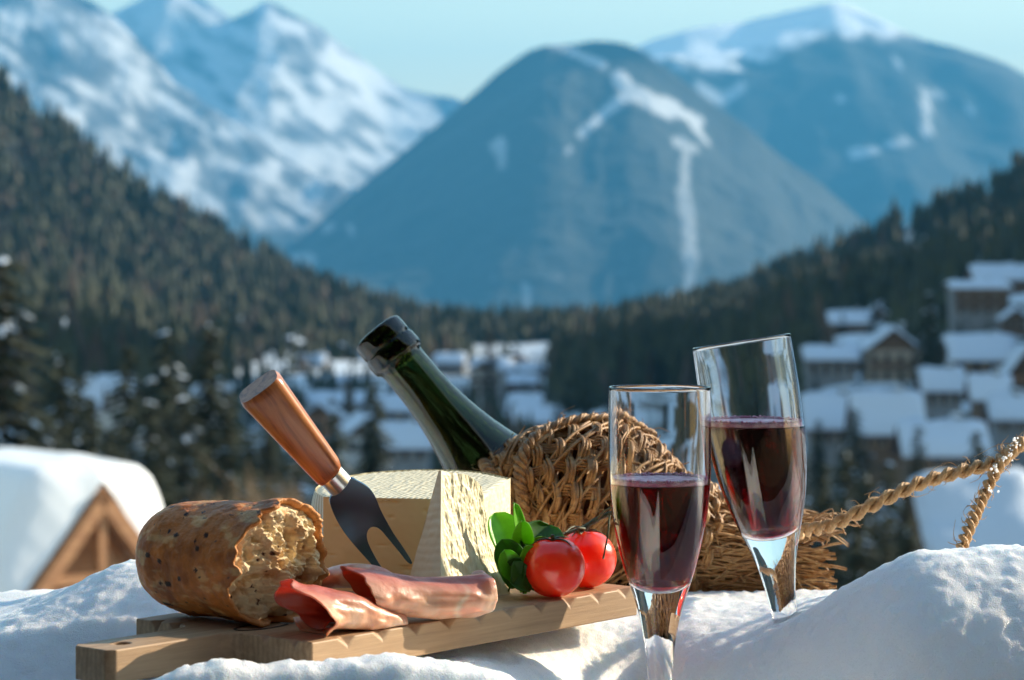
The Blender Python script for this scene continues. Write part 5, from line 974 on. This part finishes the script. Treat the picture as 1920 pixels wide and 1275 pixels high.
rp2 = [P(1925, 824, 1.296), P(1890, 852, 1.288), P(1862, 892, 1.282), P(1840, 938, 1.272), P(1825, 972, 1.262), P(1808, 1012, 1.250), P(1796, 1060, 1.235)]
braid(rp2, 0.0018, 0.0018, 2, 8, 'rope_end', basket, bo0, M_rope, nst=60, flat=1.0, seed=8)
# crumbs of snow clinging to the rope knot
r2 = np.random.default_rng(4); mb = MB()
for (a, b, Z, n_) in ((1895, 850, 1.285, 16), (1905, 828, 1.285, 12), (1868, 880, 1.276, 12), (1858, 915, 1.27, 8), (1880, 862, 1.28, 10)):
    for k in range(n_):
        c = np.array(P(a + r2.normal() * 4, b + r2.normal() * 5, Z + r2.normal() * 0.002)); s_ = 0.0005 * (0.5 + r2.random()); vv_, ff_ = lathe([(0, -1), (0.7, -0.7), (1, 0), (0.7, 0.7), (0, 1)], 7); mb.add(np.array(vv_) * s_ * (0.8 + 0.4 * r2.random(size=(len(vv_), 1))) + c, ff_)
so2 = mb.build('snow_crumbs', [M_snow]); tag(so2, 'small crumbs of snow clinging to the rope where its two ends join', 'snow', kind='stuff')

# ------------------------------------------------------------------ flutes of red wine
M_glass = principled('clear_glass', (1, 1, 1), 0.0, Transmission_Weight=1.0, IOR=1.48)
M_foam = principled('wine_foam', (0.70, 0.30, 0.42), 0.45, Subsurface_Weight=0.6, Subsurface_Radius=(0.003, 0.001, 0.0015), Subsurface_Scale=1.0)
v = coords(M_foam); vo_ = N(M_foam, 'ShaderNodeTexVoronoi'); vo_.inputs['Scale'].default_value = 1600; L(M_foam, v, vo_.inputs[0]); L(M_foam, bump(M_foam, vo_.outputs[0], 0.8, 0.0005), bsdf(M_foam).inputs['Normal']); n = noise(M_foam, v, 240, 3, 0.5); L(M_foam, ramp(M_foam, n, [(0.35, (0.50, 0.16, 0.28)), (0.7, (0.86, 0.56, 0.62))]), bsdf(M_foam).inputs['Base Color'])
K = 1 / 3697.0
# (radius px, distance below the rim px) measured on the front glass
OUT = [(95.5, 0), (96.2, 40), (96.6, 100), (96.0, 150), (94.0, 190), (90.0, 230), (84.0, 270), (76.5, 305), (67.0, 340), (57.0, 370), (48.5, 395), (41.0, 420), (34.5, 450), (28.0, 490), (23.5, 540), (20.5, 600), (19.0, 650), (19.0, 690), (22.0, 715), (60.0, 728), (108.0, 736), (118.0, 740), (118.0, 744), (0.0, 744)]
INN = [(0.0, 379), (14.0, 377.5), (26, 373), (38, 364), (48.0, 349), (60.0, 324), (70.0, 296), (78.5, 262), (85.0, 226), (89.5, 188), (91.6, 150), (92.6, 100), (92.6, 40), (92.8, 1.0)]
def fprof(pr, n): c = catmull([(a * K, -b * K, 0) for a, b in pr], n)[:, :2]; c[:, 0] = np.maximum(c[:, 0], 0); return c
go = fprof(OUT, 150); gi = fprof(INN, 110); go[-1] = (0, -744 * K); gi[0] = (0, -379 * K); go = np.vstack([[94.2 * K, 1.6 * K * 0 + 0.0004], go])
def flute(px, py, Z, tilt, wine_py, label):
    c = P(px, py, Z); t = empty('wine_glass', tuple(c), tilt); tag(t, label, 'wine glass', 'flutes of red wine'); v, f = closed_lathe(go, gi, 128); o = obj('glass', v, f, M_glass, t)
    bmx = bmesh.new(); bmx.from_mesh(o.data); bmesh.ops.recalc_face_normals(bmx, faces=bmx.faces); bmx.to_mesh(o.data); bmx.free(); bpy.context.view_layer.update()
    wz = H - (wine_py - Y0) / F * Z; ip = [(a + (0.00025 if a > 0 else 0), b) for a, b in gi]; ip.append((0, ip[-1][1])); M_ = t.matrix_world.copy()
    ip[0] = (0, -379 * K - 0.00025)
    liquid(ip, 128, M_, None, wz, M_wine, 'wine', t)
    fp = [(max(a - 0.0001, 0), b) for a, b in gi]; fp.append((0, fp[-1][1])); fo = liquid(fp, 96, M_, wz + 0.0001, wz + 0.0022, M_foam, 'foam', t)
    # a thicker necklace of bubbles where the wine meets the glass
    rr = np.random.default_rng(int(px)); mb = MB(); vv_, ff_ = lathe([(0, -1), (0.7, -0.7), (1, 0), (0.7, 0.7), (0, 1)], 8); Mi = M_.inverted(); loc = []
    axis_ = (M_.to_3x3() @ Vector((0, 0, 1))).normalized(); lc = Mi @ Vector((c.x, c.y, c.z)); n_ = 210
    for k in range(n_ * 3):
        a = 2 * math.pi * k / n_ + rr.random() * 0.03; lay = k // n_; dz = [0.0026, 0.0024, 0.0021][lay] + rr.normal() * 0.00025; rad_ = [0.0, 0.0012, 0.0024][lay]
        zl = -0.045
        for it in range(8):      # find where this side of the glass meets the level
            rl = np.interp(-zl, -gi[:, 1][::-1], gi[:, 0][::-1]) - 0.0007 - rad_; wp = M_ @ Vector((rl * math.cos(a), rl * math.sin(a), zl)); zl += (wz + dz - wp.z) / max(axis_.z, 0.5)
        s_ = 0.0007 * (0.6 + 0.7 * rr.random()); mb.add(np.array(vv_) * s_ + np.array([rl * math.cos(a), rl * math.sin(a), zl]), ff_)
    mb.build('bubbles', [M_foam], t); return t
flute(1237, 726, 1.19, (0, 0, 0), 906, 'upright flute of red wine in front, half full, beside the tomatoes')
flute(1390, 640, 1.222, (R(-2.0), R(-8.8), 0), 797, 'tilted taller standing flute of red wine behind, sunk into the snow')

# sunlight really passes through the glass: shadow caustics
sl.cycles.is_caustics_light = True
for o in bpy.data.objects:
    if o.type == 'MESH' and o.parent:
        if o.name.split('.')[0] == 'glass': o.cycles.is_caustics_caster = True
    if o.type == 'MESH' and o.name.split('.')[0] in ('crumb', 'crust', 'cut_face', 'broken_face', 'rind', 'rind_top', 'board', 'ham_roll', 'flesh', 'snow_bank', 'handle', 'leaf'): o.cycles.is_caustics_receiver = True
# ------------------------------------------------------------------ air
mb = MB(); x0, x1, y0, y1, z0, z1 = -15000.0, 15000.0, -500.0, 20600.0, -720.0, 2000.0; mb.box(((x0 + x1) / 2, (y0 + y1) / 2, (z0 + z1) / 2), (x1 - x0, y1 - y0, z1 - z0))
M_haze = bpy.data.materials.new('haze_air'); M_haze.use_nodes = True; nt = M_haze.node_tree; nt.nodes.remove(nt.nodes['Principled BSDF']); pv = nt.nodes.new('ShaderNodeVolumePrincipled'); out_ = [q for q in nt.nodes if q.type == 'OUTPUT_MATERIAL'][0]
pv.inputs['Color'].default_value = (0.10, 0.50, 0.95, 1); pv.inputs['Density'].default_value = 0.72e-4; pv.inputs['Anisotropy'].default_value = 0.0; nt.links.new(pv.outputs[0], out_.inputs['Volume'])
hz = mb.build('haze', [M_haze], smooth=False); tag(hz, kind='stuff')
